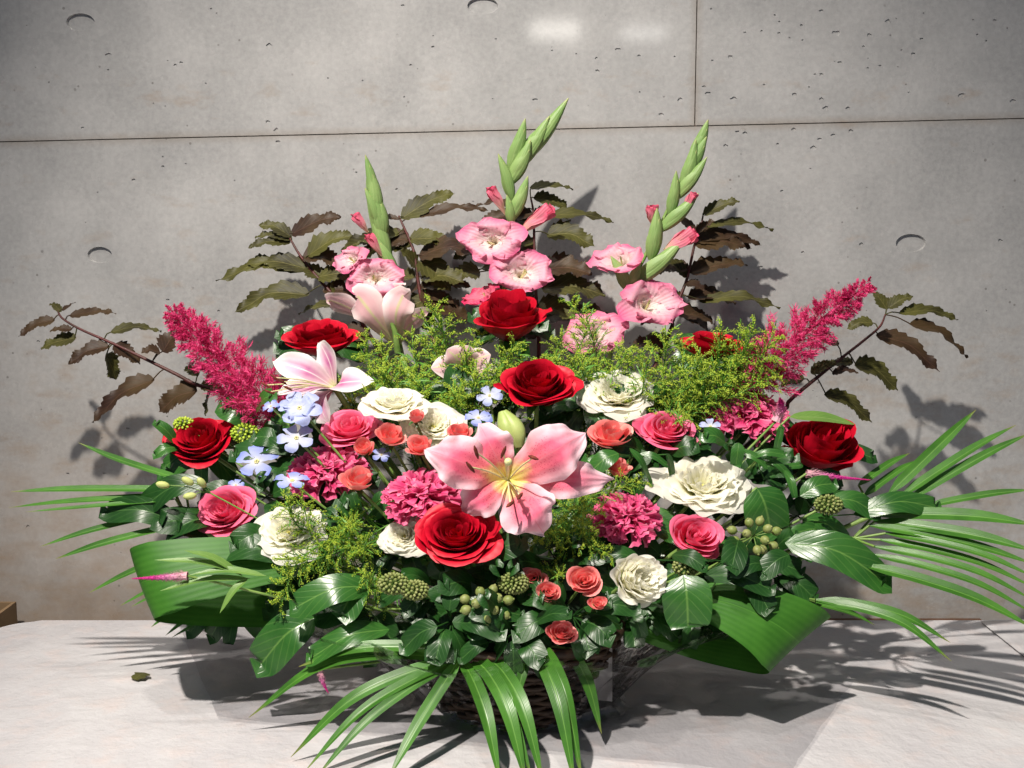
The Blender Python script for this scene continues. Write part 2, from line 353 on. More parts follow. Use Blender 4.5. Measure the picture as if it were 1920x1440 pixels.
def dedupe(h, p):
    out = []
    for q in p:
        if all((q[0]-o[0])**2+(q[1]-o[1])**2 > ((q[2]+o[2])*1.6)**2 for o in out+h): out.append(q)
    return out
h1 = [hole(151, 42, 52, 32), hole(905, 11, 56, 30)]
h2 = [hole(187, 478, 46, 30), hole(1708, 456, 56, 34)]
panel([(XL, jz(XL)+g), (jx-g, jz(jx)+g), (jx-g, ZT), (XL, ZT)], h1, dedupe(h1, up_l))
panel([(jx+g, jz(jx)+g), (XR, jz(XR)+g), (XR, ZT), (jx+g, ZT)], [], dedupe([], up_r))
panel([(XL, ZB), (XR, ZB), (XR, jz(XR)-g), (XL, jz(XL)-g)], h2, dedupe(h2, lo_))
mortar = plain('joint_mortar', (.17, .15, .13), (.28, .23, .18), .9, 30)
mb = MB(); mb.box((XL, WY+.0022, ZB), (XR, WY+.03, ZT)); jm = mb
# joint bed: a thin strip behind the gap between panels
mb = MB()
for a, b in (((XL, jz(XL)), (XR, jz(XR))),):
    mb.grid([[(XL, WY+.003, jz(XL)-.004), (XL, WY+.003, jz(XL)+.004)], [(XR, WY+.003, jz(XR)-.004), (XR, WY+.003, jz(XR)+.004)]])
mb.grid([[(jx-.004, WY+.0035, jz(jx)), (jx+.004, WY+.0035, jz(jx))], [(jx-.004, WY+.0035, ZT), (jx+.004, WY+.0035, ZT)]])
mb.build('joint', mortar, wall, smooth=False)
fl = MB(); fl.box((-3, -4, -.80), (3, WY+.1, -.74)); o = fl.build('floor', plain('floor_screed', (.16, .14, .12), (.11, .10, .09), .6, 6), smooth=False); o['kind'] = 'structure'; o['label'] = 'plain grey floor'

# ---- table: white rounded top
def table_material():
    m, t, N, Lk, bs = nt('white_table_covering'); p = objv(t)
    mp = N.new('ShaderNodeMapping'); mp.inputs['Scale'].default_value = (.8, .5, 1); Lk.new(p, mp.inputs[0])
    a = noise(t, 6, 6, mp.outputs[0], .6); b = noise(t, 24, 5, p, .6)
    c = ramp(t, [(.3, (.44, .43, .45)), (.7, (.57, .565, .575))], a)
    c = mixc(t, math_(t, 'MULTIPLY', math_(t, 'SUBTRACT', b, .5, True), 2.0, True), c, (.60, .50, .47))
    finish(t, bs, c, 0, .55, 0, .3, bump(t, math_(t, 'ADD', a, math_(t, 'MULTIPLY', b, .3)), .7, .02)); return m
tabm = table_material()
tb = thing('table', 'white rounded-corner table top carrying the flower arrangement', 'table', (0, -.4, -.74))
xa, xb, ya, yb = W(-12, 1190, .18)[0], 1.05, -1.15, .205; R = .06
bm = bmesh.new(); pts = []
for cx, cy, a0 in ((xb-R, yb-R, 0), (xa+R, yb-R, 90), (xa+R, ya+R, 180), (xb-R, ya+R, 270)):
    for k in range(9):
        a = radians(a0+k*90/8); pts.append((cx+R*cos(a), cy+R*sin(a)))
vt = [bm.verts.new((x, y, 0)) for x, y in pts]; vb = [bm.verts.new((x, y, -.028)) for x, y in pts]
bm.faces.new(vt); bm.faces.new(list(reversed(vb)))
for i in range(len(vt)): bm.faces.new((vt[i], vb[i], vb[(i+1) % len(vt)], vt[(i+1) % len(vt)]))
bmesh.ops.bevel(bm, geom=[e for e in bm.edges if len(e.link_faces) == 2 and all(abs(v.co.z) < 1e-6 for v in e.verts)], offset=.006, segments=3, affect='EDGES')
for v in bm.verts: v.co.y += .4; v.co.z += .74
me = bpy.data.meshes.new('table_top'); bm.to_mesh(me); bm.free(); me.materials.append(tabm)
o = bpy.data.objects.new('table_top', me); col.objects.link(o); o.parent = tb
for x in (xa+.08, xb-.08):
    for y in (ya+.08, yb-.08):
        mb = MB(); mb.tube([(x, y, -.74), (x, y, -.028)], .02, 12); mb.build('leg', plain('leg_metal', (.5, .5, .5), (.4, .4, .4), .3), tb)

# ---- wooden ledge behind the table, box at left, white board at right
woodm = plain('brown_wood', (.13, .06, .03), (.07, .035, .02), .6, 25)
x0, x1 = W(1150, 1200, .25)[0], W(1860, 1200, .25)[0]
mb = MB(); mb.box((x0, .212, -.05), (x1, WY-.002, -.028)); o = mb.build('wooden_batten', woodm, smooth=False)
tag(o, 'dark brown wooden batten between the table and the wall at right', 'batten')
card = plain('cardboard', (.26, .17, .09), (.20, .13, .07), .8, 18)
bx = thing('cardboard_box', 'brown open cardboard box standing left of the table', 'box', (-.98, .1, -.74))
X1 = W(24, 1135, .10)[0]; X0 = X1-.3; Z1 = W(10, 1128, .27)[2]; Y0, Y1 = .03, .27; X1 = min(X1, xa-.004)
for nme, a, b in (('side_panel', (X0, Y0, -.74), (X0+.005, Y1, Z1)), ('side_panel', (X1-.005, Y0, -.74), (X1, Y1, Z1)), ('end_panel', (X0+.005, Y0, -.74), (X1-.005, Y0+.005, Z1)), ('end_panel', (X0+.005, Y1-.005, -.74), (X1-.005, Y1, Z1)), ('base_panel', (X0+.005, Y0+.005, -.74), (X1-.005, Y1-.005, -.735))):
    mb = MB(); mb.box(a, b); mb.build(nme, card, bx, smooth=False)
# curled white sheet at the right rear corner
sh = MB(); G = []
for i in range(9):
    a = i/8; row = []
    for j in range(9):
        b = j/8
        A = W(1838+a*130, 1176-8*a, .19); B_ = W(1935+a*130, 1290+10*a, .02)
        p = A*(1-b)+B_*b; p[2] += .010*sin(pi*b)+.008*(1-b)*sin(a*3); p[2] = max(p[2], .004); row.append(p)
    G.append(row)
sh.grid(G); o = sh.build('paper_sheet', tabm); sm = o.modifiers.new('s', 'SOLIDIFY'); sm.thickness = .0012
tag(o, 'curled sheet of white paper at the right rear of the table', 'paper')
mb = MB(); p = W(262, 1268, 0); d = CAM+(p-CAM)
a = on_table(252, 1274, .003); b = on_table(275, 1262, .005)
blade(mb, [a, (a+b)/2+np.array((0, 0, .002)), b], .022, lambda v: .6+.4*sin(pi*v), ser=.3, sf=5, nrmh=(0, 0, 1), n=8)
o = mb.build('leaf_scrap', physo); tag(o, 'small torn green leaf scrap lying on the white table', 'leaf scrap')

# ================================================================ BASKET
FOC = np.array((0.02, -.06, .10))
bk = thing('basket', 'dark brown wicker basket holding the flowers', 'basket', (.005, -.105, 0))
wick = plain('dark_wicker', (.022, .011, .007), (.055, .03, .016), .55, 60)
cx, cy = .005, -.105
def brad(z): return .083+.048*(z/.12)**.8
mb = MB(); mb.tube([(cx, cy, .002), (cx, cy, .006)], .083, 32); mb.grid([[(cx+r*cos(2*pi*k/32), cy+r*sin(2*pi*k/32), .006) for k in range(32)] for r in (.083, .001)], wrap=True); mb.build('base', wick, bk)
NS = 36
for k in range(NS):
    a = 2*pi*k/NS
    mb = MB(); mb.tube([(cx+brad(z)*cos(a), cy+brad(z)*sin(a), z+.004) for z in np.linspace(0, .10, 7)], .0022, 5); mb.build('stake', wick, bk)
for i in range(14):
    z = .008+i*.0068; mb = MB()
    P = []
    for k in range(NS*4+1):
        a = 2*pi*k/(NS*4); r = brad(z)+.0032*cos(a*NS/2+pi*i); P.append((cx+r*cos(a), cy+r*sin(a), z))
    mb.tube(P, .0036, 5, side=(0, 0, 1)); mb.build('weaver', wick, bk)
mb = MB(); mb.tube([(cx+(.126+.002*sin(9*a))*cos(a), cy+(.126+.002*sin(9*a))*sin(a), .105+.002*cos(9*a)) for a in np.linspace(0, 2*pi, 90)], .0055, 8, side=(0, 0, 1)); mb.build('rim', wick, bk)
fo = MB(); fo.blob((cx, cy+.01, .115), (.108, .108, .06), n=24, m=10); o = fo.build('floral_foam', plain('foam_green', (.01, .03, .01), (.006, .016, .006), .9, 90))
tag(o, 'dark green floral foam mound inside the wicker basket', 'floral foam')

# clear cellophane round the basket
def cello_mat():
    m, t, N, Lk, bs = nt('clear_cellophane'); N.remove(bs)
    tr = N.new('ShaderNodeBsdfTransparent'); tr.inputs[0].default_value = (.95, .95, .95, 1)
    gl = N.new('ShaderNodeBsdfGlossy'); gl.inputs['Roughness'].default_value = .14
    lw = N.new('ShaderNodeLayerWeight'); lw.inputs[0].default_value = .4
    f = math_(t, 'ADD', math_(t, 'MULTIPLY', lw.outputs['Fresnel'], .7), .06, True)
    mx = N.new('ShaderNodeMixShader'); Lk.new(f, mx.inputs[0]); Lk.new(tr.outputs[0], mx.inputs[1]); Lk.new(gl.outputs[0], mx.inputs[2])
    nb = bump(t, noise(t, 22, 4, objv(t)), .8, .01); Lk.new(nb, gl.inputs['Normal']); Lk.new(mx.outputs[0], N['Material Output'].inputs[0]); return m
mb = MB(); G = []; rr = random.Random(5); ph = [rr.uniform(0, 6) for _ in range(12)]
for i in range(15):
    v = i/14; row = []
    for k in range(120):
        a = 2*pi*k/120
        f_ = sum(sin(a*q+ph[j]+v*1.5)*c for j, (q, c) in enumerate(((5, .5), (9, .6), (17, .5), (23, .35))))
        r = .10+.075*v+.055*v*v+f_*.011*(.3+v)+(.02 if v < .05 else 0)
        row.append((cx+r*cos(a)*1.12, cy+r*sin(a)*.8, .004+.135*v-.025*v*v*v+.006*sin(a*7+ph[5])*v))
    G.append(row)
mb.grid(G, wrap=True); cel = mb.build('cellophane_wrap', cello_mat())
tag(cel, 'crumpled clear cellophane wrap round the wicker basket', 'plastic wrap')
ms = MB(); G = []
cq = [on_table(330, 1168), on_table(408, 1352), on_table(1478, 1462), on_table(1600, 1285)]
for i in range(40):
    a = i/39; row = []
    for j in range(24):
        b = j/23; p = (cq[0]*(1-a)+cq[3]*a)*(1-b)+(cq[1]*(1-a)+cq[2]*a)*b
        p[2] = .0035+.0012*abs(sin(a*19+b*5))+.0012*abs(sin(b*11-a*7))+(.004*sin(a*31+b*9)**4 if .1 < b < .9 else 0); row.append(p)
    G.append(row)
ms.grid(G)
def film_mat():
    m, t, N, Lk, bs = nt('grey_clear_film'); N.remove(bs)
    tr = N.new('ShaderNodeBsdfTransparent'); tr.inputs[0].default_value = (.80, .80, .81, 1)
    gl = N.new('ShaderNodeBsdfGlossy'); gl.inputs['Roughness'].default_value = .16
    lw = N.new('ShaderNodeLayerWeight'); lw.inputs[0].default_value = .3
    mx = N.new('ShaderNodeMixShader'); Lk.new(math_(t, 'ADD', math_(t, 'MULTIPLY', lw.outputs['Fresnel'], .35), .02, True), mx.inputs[0]); Lk.new(tr.outputs[0], mx.inputs[1]); Lk.new(gl.outputs[0], mx.inputs[2]); Lk.new(mx.outputs[0], N['Material Output'].inputs[0]); return m
o = ms.build('cellophane_sheet', film_mat()); tag(o, 'flat clear film sheet spread on the white table under the basket', 'plastic film')
pm = MB(); G = []
for i in range(8):
    row = []
    for j in range(6):
        p = W(1050+i*14, 1205+j*20+(i*1.5), -.17+.01*sin(i*1.3)+.006*sin(j*1.7)); row.append(p)
    G.append(row)
pm.grid(G); o = pm.build('plastic_card', plain('milky_plastic', (.55, .53, .54), (.45, .44, .45), .35, 40, .3))
tag(o, 'small milky plastic sheet hanging at the basket front, right of the palm leaflets', 'plastic sheet')

# ================================================================ FLOWER BUILDERS
SX = 1.22                                        # the blooms are a little wider than tall
def xst(P, c):
    P = np.array(P); P[..., 0] = c[0]+(P[..., 0]-c[0])*SX; return P
def foot(c, k=.75):
    c = np.asarray(c); f = FOC+(c-FOC)*np.array((.22, .15, .12)); f[2] = max(f[2], .10); return f
def stem_part(root, c, f, r=.0028, bend=.02, mat=None):
    c = np.asarray(c); f = np.asarray(f); m_ = (c+f)/2+np.array((0, .01, -bend))
    mb = MB(); mb.tube(spline([f, m_, c], 10), r, 7); return mb.build('stem', mat or stemg, root)
def sepals(root, c, ax, r, n=5, mat=None, seed=0):
    B = basis(ax, seed)
    for k in range(n):
        a = 2*pi*k/n+.3; d = B@np.array((cos(a), sin(a), 0)); up = B[:, 2]
        mb = MB(); blade(mb, [c, c+d*r*.5+up*r*.12, c+d*r*1.0-up*r*.15], r*.45, lance, nrmh=up, n=6, nu=3, fold=.2); mb.build('sepal', mat or leafm, root)
def rosette(root, c, ax, R_, H, n, opn, mat, seed=0, ruffle=0., rfreq=9, nu=11, nv=9, name='petal', tightc=.10, frill=0., point=.0, flat=0., softr=1.):
    r = random.Random(seed); B = basis(ax, r.uniform(0, 6)); c = np.asarray(c)
    for i in range(n):
        t = i/(n-1); p0 = i*2.39996+r.uniform(-.45, .45)
        rt = R_*(tightc+(1-tightc)*t**(.95 if ruffle else .82)*((.45 if ruffle else .62)+(.55 if ruffle else .38)*opn))*r.uniform(.95, 1.05); rb = R_*(.04+.16*t)
        h = H*(.82+.2*sin(pi*min(1, t*1.25)))*r.uniform(.90, 1.08)*(1-(.55 if ruffle else .42)*opn*max(0, t-.45)); A = 1.75*(1-t)+(.78 if ruffle else 1.0)*t
        curl = R_*(.03+(.30 if ruffle else .17)*opn*max(0, t-.15))*r.uniform(.5, 1.3); ph = r.uniform(0, 6); ph2 = r.uniform(0, 6); sk = r.uniform(-.06, .06)
        G = []
        for a in range(nv):
            v = a/(nv-1); row = []
            for b in range(nu):
                s = 2*b/(nu-1)-1; vv = v*(1-.20*abs(s)**2.6+point*(1-abs(s))*max(0, v-.6)*.5)
                wv = sin(pi*(.13+.60*v))**.6
                ph_ = p0+s*A*wv
                q = max(0, vv-(.62 if ruffle else .70))/(.38 if ruffle else .30)
                rad = rb+(rt-rb)*sin(min(1, vv*(1 if ruffle else 1.25))*pi/2)**(.8+.3*t)+curl*q*q*(1+.5*abs(s)**2)+R_*.13*s*(1-t)*vv
                z = h*vv**(.9+.5*flat*t)-curl*.75*q**2.2*(1+.5*abs(s)**3)
                rad += R_*(.035 if ruffle else .06)*(t+.15)*sin(3*s+ph)*vv
                z += R_*.05*sin(2.5*s+ph2)*vv*t
                if ruffle:
                    k = vv**2.6; z += ruffle*R_*k*(sin(rfreq*ph_+ph)+.7*sin(4*ph_+ph2)); rad += ruffle*softr*R_*k*cos(rfreq*1.3*ph_+ph2)
                if frill and a == nv-1: z += frill*R_*r.uniform(-1, 1)*.5; rad += frill*R_*r.uniform(-1, 1)
                row.append(c+B@np.array((rad*cos(ph_), rad*sin(ph_), z-H*.45)))
            G.append(row)
        mb = MB(); mb.grid(xst(G, c)); mb.build(name, mat, root)
    return B
def rose(px, py, wpx, tilt, yaw, mat, label, group, seed, n=24, opn=.75, hk=.85, y=None, name='rose', cat='rose', loose=None, sepal=True, rr=.46, nu=11, nv=9):
    y = dep(px, py) if y is None else y; c = W(px, py, y); R_ = S(wpx, y)*rr/SX
    ax = nrm((sin(radians(yaw))*cos(radians(tilt)), -cos(radians(yaw))*cos(radians(tilt)), sin(radians(tilt))))
    f = foot(c); root = thing(name, label, cat, f, group)
    rosette(root, c, ax, R_, R_*hk*1.25, n, opn, mat, seed, point=.45, nu=nu, nv=nv, tightc=.03)
    back = c-ax*R_*hk*.56
    stem_part(root, back, f, .0018 if wpx < 90 else .0026)
    mb = MB(); mb.blob(back, (R_*.2, R_*.2, R_*.22), ax, 8, 5); mb.build('hip', leafm, root)
    if sepal: sepals(root, back, ax, R_*.75, seed=seed)
    if loose:
        for (tx, ty, wd) in loose:
            T = W(tx, ty, y-.01); mb = MB(); b0 = c-ax*R_*.3
            blade(mb, [b0, (b0*.45+T*.55)-ax*R_*.12, T], S(wd, y), petal_p, nrmh=nrm(ax+np.array((0, -.3, .2))), n=10, nu=9, cup=.35, ruf=.03, seed=seed); mb.build('petal', mat, root)
    return c, ax
sprig_sites = []
# red roses
gr = 'red roses in the arrangement'
def red_rose(*a, **k): sprig_sites.append((a[0], a[1], k.pop('short'))); return rose(*a, red, k.pop('label'), gr, **k)
red_rose(378, 830, 146, 44, -10, label='bright red rose at the far left, above the pink rose', seed=11, n=30, opn=.72, short='the leftmost red rose', loose=[(432, 795, 40)])
red_rose(600, 640, 150, 72, -10, label='red rose upper left, partly hidden behind the white and pink lily', seed=12, n=26, opn=.7, hk=.9, y=.06, short='the red rose beside the pale lilies')
red_rose(957, 603, 150, 66, 5, label='red rose in side view below the middle gladiolus', seed=13, n=28, opn=.6, hk=1.25, y=.055, short='the red rose under the middle gladiolus', loose=[(1035, 580, 30)])
red_rose(1008, 728, 150, 48, 2, label='deep red rose just above the big pink lily', seed=14, n=30, opn=.62, hk=1.1, y=-.06, short='the red rose above the pink lily', loose=[(1095, 722, 60), (925, 722, 22)])
red_rose(857, 1006, 166, 46, -4, label='large open red rose in the lower centre, overlapping a cream bloom', seed=15, n=36, opn=.85, hk=.8, y=-.20, short='the large lower red rose', loose=[(943, 985, 45)])
red_rose(1536, 842, 176, 52, 12, label='red rose at the far right beside the palm leaves', seed=16, n=26, opn=.55, hk=1.15, short='the rightmost red rose', loose=[(1600, 870, 60), (1458, 850, 50)])
red_rose(1335, 652, 130, 78, 10, label='red rose peeping over the goldenrod, left of the right plume', seed=17, n=24, opn=.8, hk=.8, y=.05, short='the red rose in the goldenrod')
gp = 'large pink roses in the arrangement'
def pink_rose(*a, **k): sprig_sites.append((a[0], a[1], k.pop('short'))); return rose(*a, k.pop('mat', pink), k.pop('label'), gp, **k)
pink_rose(655, 805, 122, 52, -10, label='pink rose with open rounded petals below the white and pink lily', seed=21, n=26, opn=.9, hk=.7, short='the upper left pink rose')
pink_rose(425, 960, 130, 34, -22, label='pink rose at the lower left, above the folded broad leaf', seed=22, n=28, opn=.85, hk=.85, short='the lower left pink rose')
pink_rose(1303, 1006, 124, 36, 18, label='rose-pink rose at the lower right with pointed outer petals', seed=23, n=20, opn=.75, hk=.85, short='the lower right pink rose', loose=[(1345, 1045, 55)])
pink_rose(1250, 808, 118, 48, 12, label='coral pink rose right of the pink lily, under the round cream bloom', seed=24, n=24, opn=.95, hk=.75, short='the coral pink rose', loose=[(1312, 838, 50), (1185, 795, 50)])
gs = 'small coral spray roses'
def spray(px, py, wd, tilt, yaw, seed, label, opn=.5, n=13, y=None):
    rose(px, py, wd, tilt, yaw, coral, label, gs, seed, n=n, opn=opn, hk=1.05, y=y, name='spray_rose', cat='spray rose', nu=8, nv=7)
spray(779, 782, 54, 65, 0, 31, 'coral rosebud standing on its own stalk in front of the cream blooms', .15, 9, -.11)
spray(733, 820, 78, 55, 10, 32, 'small coral rose between the upper pink rose and the cream bloom', .5, 12, -.10)
spray(788, 839, 74, 50, -10, 33, 'small coral rose at the left edge of the pink lily', .4, 12, -.13)
spray(862, 813, 66, 60, 0, 34, 'small coral rose touching the top left lily petal', .4, 11, -.13)
spray(682, 842, 66, 45, -8, 35, 'small coral rose tucked under the upper pink rose', .3, 11, -.10)
spray(672, 903, 88, 55, 5, 36, 'coral rosebud in front of the left magenta carnation', .35, 12, -.15)
spray(1146, 817, 96, 58, 0, 37, 'flat open coral spray rose right of the pink lily', .95, 14)
spray(1160, 881, 72, 62, 20, 38, 'half-open coral bud beside the tip of the right lily petal', .3, 9)
spray(1000, 1086, 58, 30, -10, 39, 'coral spray rose partly behind the green pompom berry cluster', .8, 12, -.20)
spray(1028, 1112, 64, 38, 5, 40, 'coral spray rose in the lower middle of the front cluster', .5, 14, -.23)
spray(1095, 1090, 78, 32, 0, 41, 'largest front spray rose, left of the lowest cream bloom', .75, 18, -.22)
spray(1121, 1132, 50, 34, 10, 42, 'small coral rosebud under the largest front spray rose', .35, 11, -.235)
spray(1052, 1188, 72, 40, 12, 43, 'lowest coral rose hanging over the palm leaflets', .55, 15, -.245)
spray(1136, 1188, 46, 30, 10, 44, 'shaded coral rose beside the lowest coral rose', .3, 10, -.17)
# cream lisianthus
gc = 'cream ruffled blooms'
def cream(px, py, wd, tilt, yaw, seed, label, short, opn=1., n=30, hk=.55, y=None, ruf=.05):
    y = dep(px, py) if y is None else y; c = W(px, py, y); R_ = S(wd, y)*.47/SX
    ax = nrm((sin(radians(yaw))*cos(radians(tilt)), -cos(radians(yaw))*cos(radians(tilt)), sin(radians(tilt))))
    f = foot(c); root = thing('lisianthus', label, 'lisianthus', f, gc); sprig_sites.append((px, py, short))
    rosette(root, c, ax, R_, R_*hk*1.3, n, opn, creamm, seed, ruffle=ruf, rfreq=9, nu=37, nv=11, frill=.0, tightc=.2, softr=.6)
    back = c-ax*R_*hk*.6; stem_part(root, back, f, .0022); sepals(root, back, ax, R_*.5, seed=seed)
    mb = MB()
    for k in range(7):
        a = k*.9; mb.blob(c+basis(ax)@np.array((cos(a)*R_*.07, sin(a)*R_*.07, -R_*.1)), R_*.05, ax)
    mb.build('centre', yel, root)
cream(738, 757, 132, 68, -5, 51, 'cream ruffled bloom directly right of the white and pink lily', 'the upper left cream bloom', y=-.07)
cream(812, 800, 118, 38, 8, 52, 'cream bloom behind the lone coral rosebud and the lily petal', 'the cream bloom behind the coral buds', y=-.07)
cream(1158, 739, 144, 52, -4, 53, 'round cream bloom right of the central red rose', 'the round upper cream bloom', n=34, hk=.6)
cream(1318, 909, 182, 56, 6, 54, 'largest cream bloom, frilled and wide open at the right', 'the largest cream bloom', n=36, ruf=.07)
cream(541, 998, 142, 46, -8, 55, 'cream bloom at the lower left veiled by goldenrod', 'the lower left cream bloom', n=30, ruf=.06)
cream(758, 1006, 100, 32, -20, 56, 'cream bloom half hidden behind the large lower red rose', 'the half hidden cream bloom', y=-.15)
cream(1192, 1087, 142, 26, 38, 57, 'lowest cream bloom, turned sideways below the carnation', 'the lowest cream bloom', opn=.75, hk=.95, ruf=.06, y=-.20)
# carnations
gk = 'magenta pink carnations'
def carnation(px, py, wd, tilt, yaw, seed, label, short, y=None, hh=.6):
    y = dep(px, py) if y is None else y; c = W(px, py, y); R_ = S(wd, y)*.48/SX; r = random.Random(seed)
    ax = nrm((sin(radians(yaw))*cos(radians(tilt)), -cos(radians(yaw))*cos(radians(tilt)), sin(radians(tilt))))
    f = foot(c); root = thing('carnation', label, 'carnation', f, gk); B = basis(ax); sprig_sites.append((px, py, short))
    base = c-ax*R_*.34; N_ = 56
    for i in range(N_):
        t = (i+.5)/N_; el = pi/2-1.35*t**.62; a = i*2.39996+r.uniform(-.2, .2)
        d = np.array((cos(el)*cos(a), cos(el)*sin(a), sin(el)*.62)); L = R_*(1.0+.05*r.uniform(-1, 1))*(1 if t > .4 else .9)
        d1 = B@d; o2 = B@np.array((cos(a), sin(a), 0))
        path = [base+o2*R_*.05, base+d1*L*.55+ax*R_*.08, base+d1*L*.95, base+d1*L*1.05+o2*R_*.10-ax*R_*.03]
        mb = MB(); P = spline(path, 7); G = []; sd0 = nrm(np.cross(d1, B@np.array((r.uniform(-1, 1), r.uniform(-1, 1), .4)))); nn = nrm(np.cross(sd0, d1)); ph = r.uniform(0, 6)
        for k in range(7):
            v = k/6; wv = R_*(.06+.36*v**1.6)*(1 if v < .95 else .97); row = []
            for q in range(13):
                s = q/6-1; e = (R_*.06*((q % 2)-.5) if k == 6 else 0)
                row.append(P[k]+sd0*s*wv+nn*R_*.10*v*v*sin(s*5+ph)+d1*(e-R_*.12*s*s*v))
            G.append(row)
        mb.grid(xst(G, c)); mb.build('petal', carn, root)
    mb = MB(); mb.tube([base-ax*R_*.55, base-ax*R_*.2, base+ax*R_*.15], [R_*.12, R_*.2, R_*.24], 9); mb.build('calyx', leafm, root)
    stem_part(root, base-ax*R_*.5, f, .0022)
carnation(612, 880, 150, 50, -8, 61, 'magenta carnation at the left, behind a coral rosebud', 'the left carnation')
carnation(790, 926, 152, 50, -4, 62, 'magenta carnation between the coral buds and the pink lily', 'the carnation left of the pink lily', y=-.15)
carnation(1400, 770, 155, 60, 6, 63, 'magenta carnation at the upper right below the goldenrod', 'the upper right carnation')
carnation(1175, 966, 138, 48, 6, 64, 'magenta carnation below the right petal of the pink lily', 'the lower right carnation')

# lilies
gl_ = 'pink and white lilies'
def stamen(root, a, b, c, sz):
    mb = MB(); mb.tube(spline([a, b, c], 9), sz*.13, 6); fl_ = mb.build('filament', filam, root)
    mb = MB(); d = nrm(c-b); sd = nrm(np.cross(d, (0.2, -1, .4))); dd = nrm(sd*.5+d*.8)
    mb.tube([c-dd*sz*1.1, c-dd*sz*.5, c+dd*sz*.5, c+dd*sz*1.1], [sz*.1, sz*.26, sz*.26, sz*.1], 6); mb.build('anther', anther, fl_)
y0 = -.205; c = W(952, 898, y0+.022); root = thing('lily', 'large open pink lily in the centre with yellow throat and brown anthers', 'lily', foot(c), gl_)
for k, (tx, ty, wd, dy, bow) in enumerate([(898, 794, 88, .03, .1), (862, 962, 80, .018, .1), (1148, 900, 74, .012, .1), (798, 842, 100, .0, .15), (1098, 812, 108, .0, .15), (1020, 1002, 112, -.02, .2)]):
    T = W(tx, ty, y0+dy); M_ = (c+T)/2; Lp = np.linalg.norm(T-c)
    M1 = c*.7+T*.3+np.array((0, -.018-bow*.02, .004)); M2 = c*.3+T*.7+np.array((0, -.022-bow*.03, .006))
    mb = MB(); nh = nrm(np.array((0, -1, .25))+nrm(T-c)*-.15)
    blade(mb, [c, M1, M2, T], S(wd, y0)*1.05, lilyp, nrmh=nh, n=30, nu=15, cup=-.10, ruf=.04, rf=3.3, seed=70+k, fold=-.10); mb.build('petal', lily, root)
stem_part(root, c, foot(c), .004)
for k, (sx_, sy_) in enumerate([(893, 848), (944, 848), (1000, 858), (882, 876), (957, 945), (975, 930)]):
    E = W(sx_, sy_, y0-.055); stamen(root, c+np.array((0, -.01, 0)), (c+E)/2+np.array((0, -.012, .004)), E, .0075)
E = W(953, 866, y0-.065); mb = MB(); mb.tube(spline([c, (c+E)/2, E], 8), .0016, 7); mb.blob(E, .0045, (0, -1, .3), 8, 5); mb.build('pistil', filam, root)
sprig_sites.append((950, 910, 'the large pink lily'))
# L2 side-on white/pink, opens to the left
y0 = -.015; c = W(628, 728, y0+.02); root = thing('lily', 'white lily flushed with pink, opening left above the blue flowers', 'lily', foot(c), gl_)
for k, (tx, ty, wd, dy, nh) in enumerate([(512, 678, 62, .02, (-.3, -.7, .5)), (598, 642, 52, .04, (-.5, -.8, 0)), (702, 714, 60, .0, (0, -.7, .7)), (618, 795, 58, -.02, (-.6, -.8, .1)), (520, 740, 54, -.045, (0, -.6, .8)), (560, 790, 48, 0.0, (-.6, -.8, .1))]):
    T = W(tx, ty, y0+dy); off = np.array((-.012, -.012, .004)) if tx > 600 else np.array((0.004, -.008, .006))
    mb = MB(); blade(mb, [c, c*.6+T*.4+off, c*.25+T*.75+off*.7, T], S(wd, y0), lilyp, nrmh=nh, n=18, nu=11, cup=.25, ruf=.02, rf=2, seed=80+k); mb.build('petal', lilyw, root)
stem_part(root, c, foot(c), .004)
for k, (sx_, sy_) in enumerate([(498, 722), (515, 708), (505, 735), (530, 716), (540, 728)]):
    E = W(sx_, sy_, y0-.045-.004*k); stamen(root, c, (c+E)/2+np.array((0, -.012, .005)), E, .006)
# L3 seen from behind, cup opening upwards
y0 = .115; c = W(745, 648, y0); root = thing('lily', 'pale pink lily seen from behind, cupping upward below the left gladiolus', 'lily', foot(c), gl_)
for k, (tx, ty, wd, dy, m_, nh_) in enumerate([(612, 566, 50, .015, (672, 588), (-.5, -.8, -.4)), (700, 538, 58, .035, (708, 580), (0, -1, .1)), (752, 538, 46, .02, (745, 585), (.2, -1, .1)), (800, 592, 44, .005, (765, 612), (.4, -.8, -.4)), (668, 558, 74, -.02, (700, 592), (-.25, -1, -.1)), (757, 556, 62, -.022, (742, 592), (.15, -1, 0))]):
    T = W(tx, ty, y0+dy); Mm = W(m_[0], m_[1], y0+dy*1.3); T2 = T*.8+Mm*.2+np.array((0, 0, .004))
    mb = MB(); blade(mb, [c, Mm, T2, T], S(wd, y0), lilyp, nrmh=nh_, n=20, nu=11, cup=-.16, seed=90+k, ruf=.022, rf=2.2); mb.build('petal', lilyb, root)
stem_part(root, c, foot(c), .004)
mb = MB(); mb.tube([W(746, 660, y0-.01), W(740, 620, y0-.022), W(725, 580, y0-.022)], [.005, .0038, .001], 7); mb.build('rib', stemg, root)
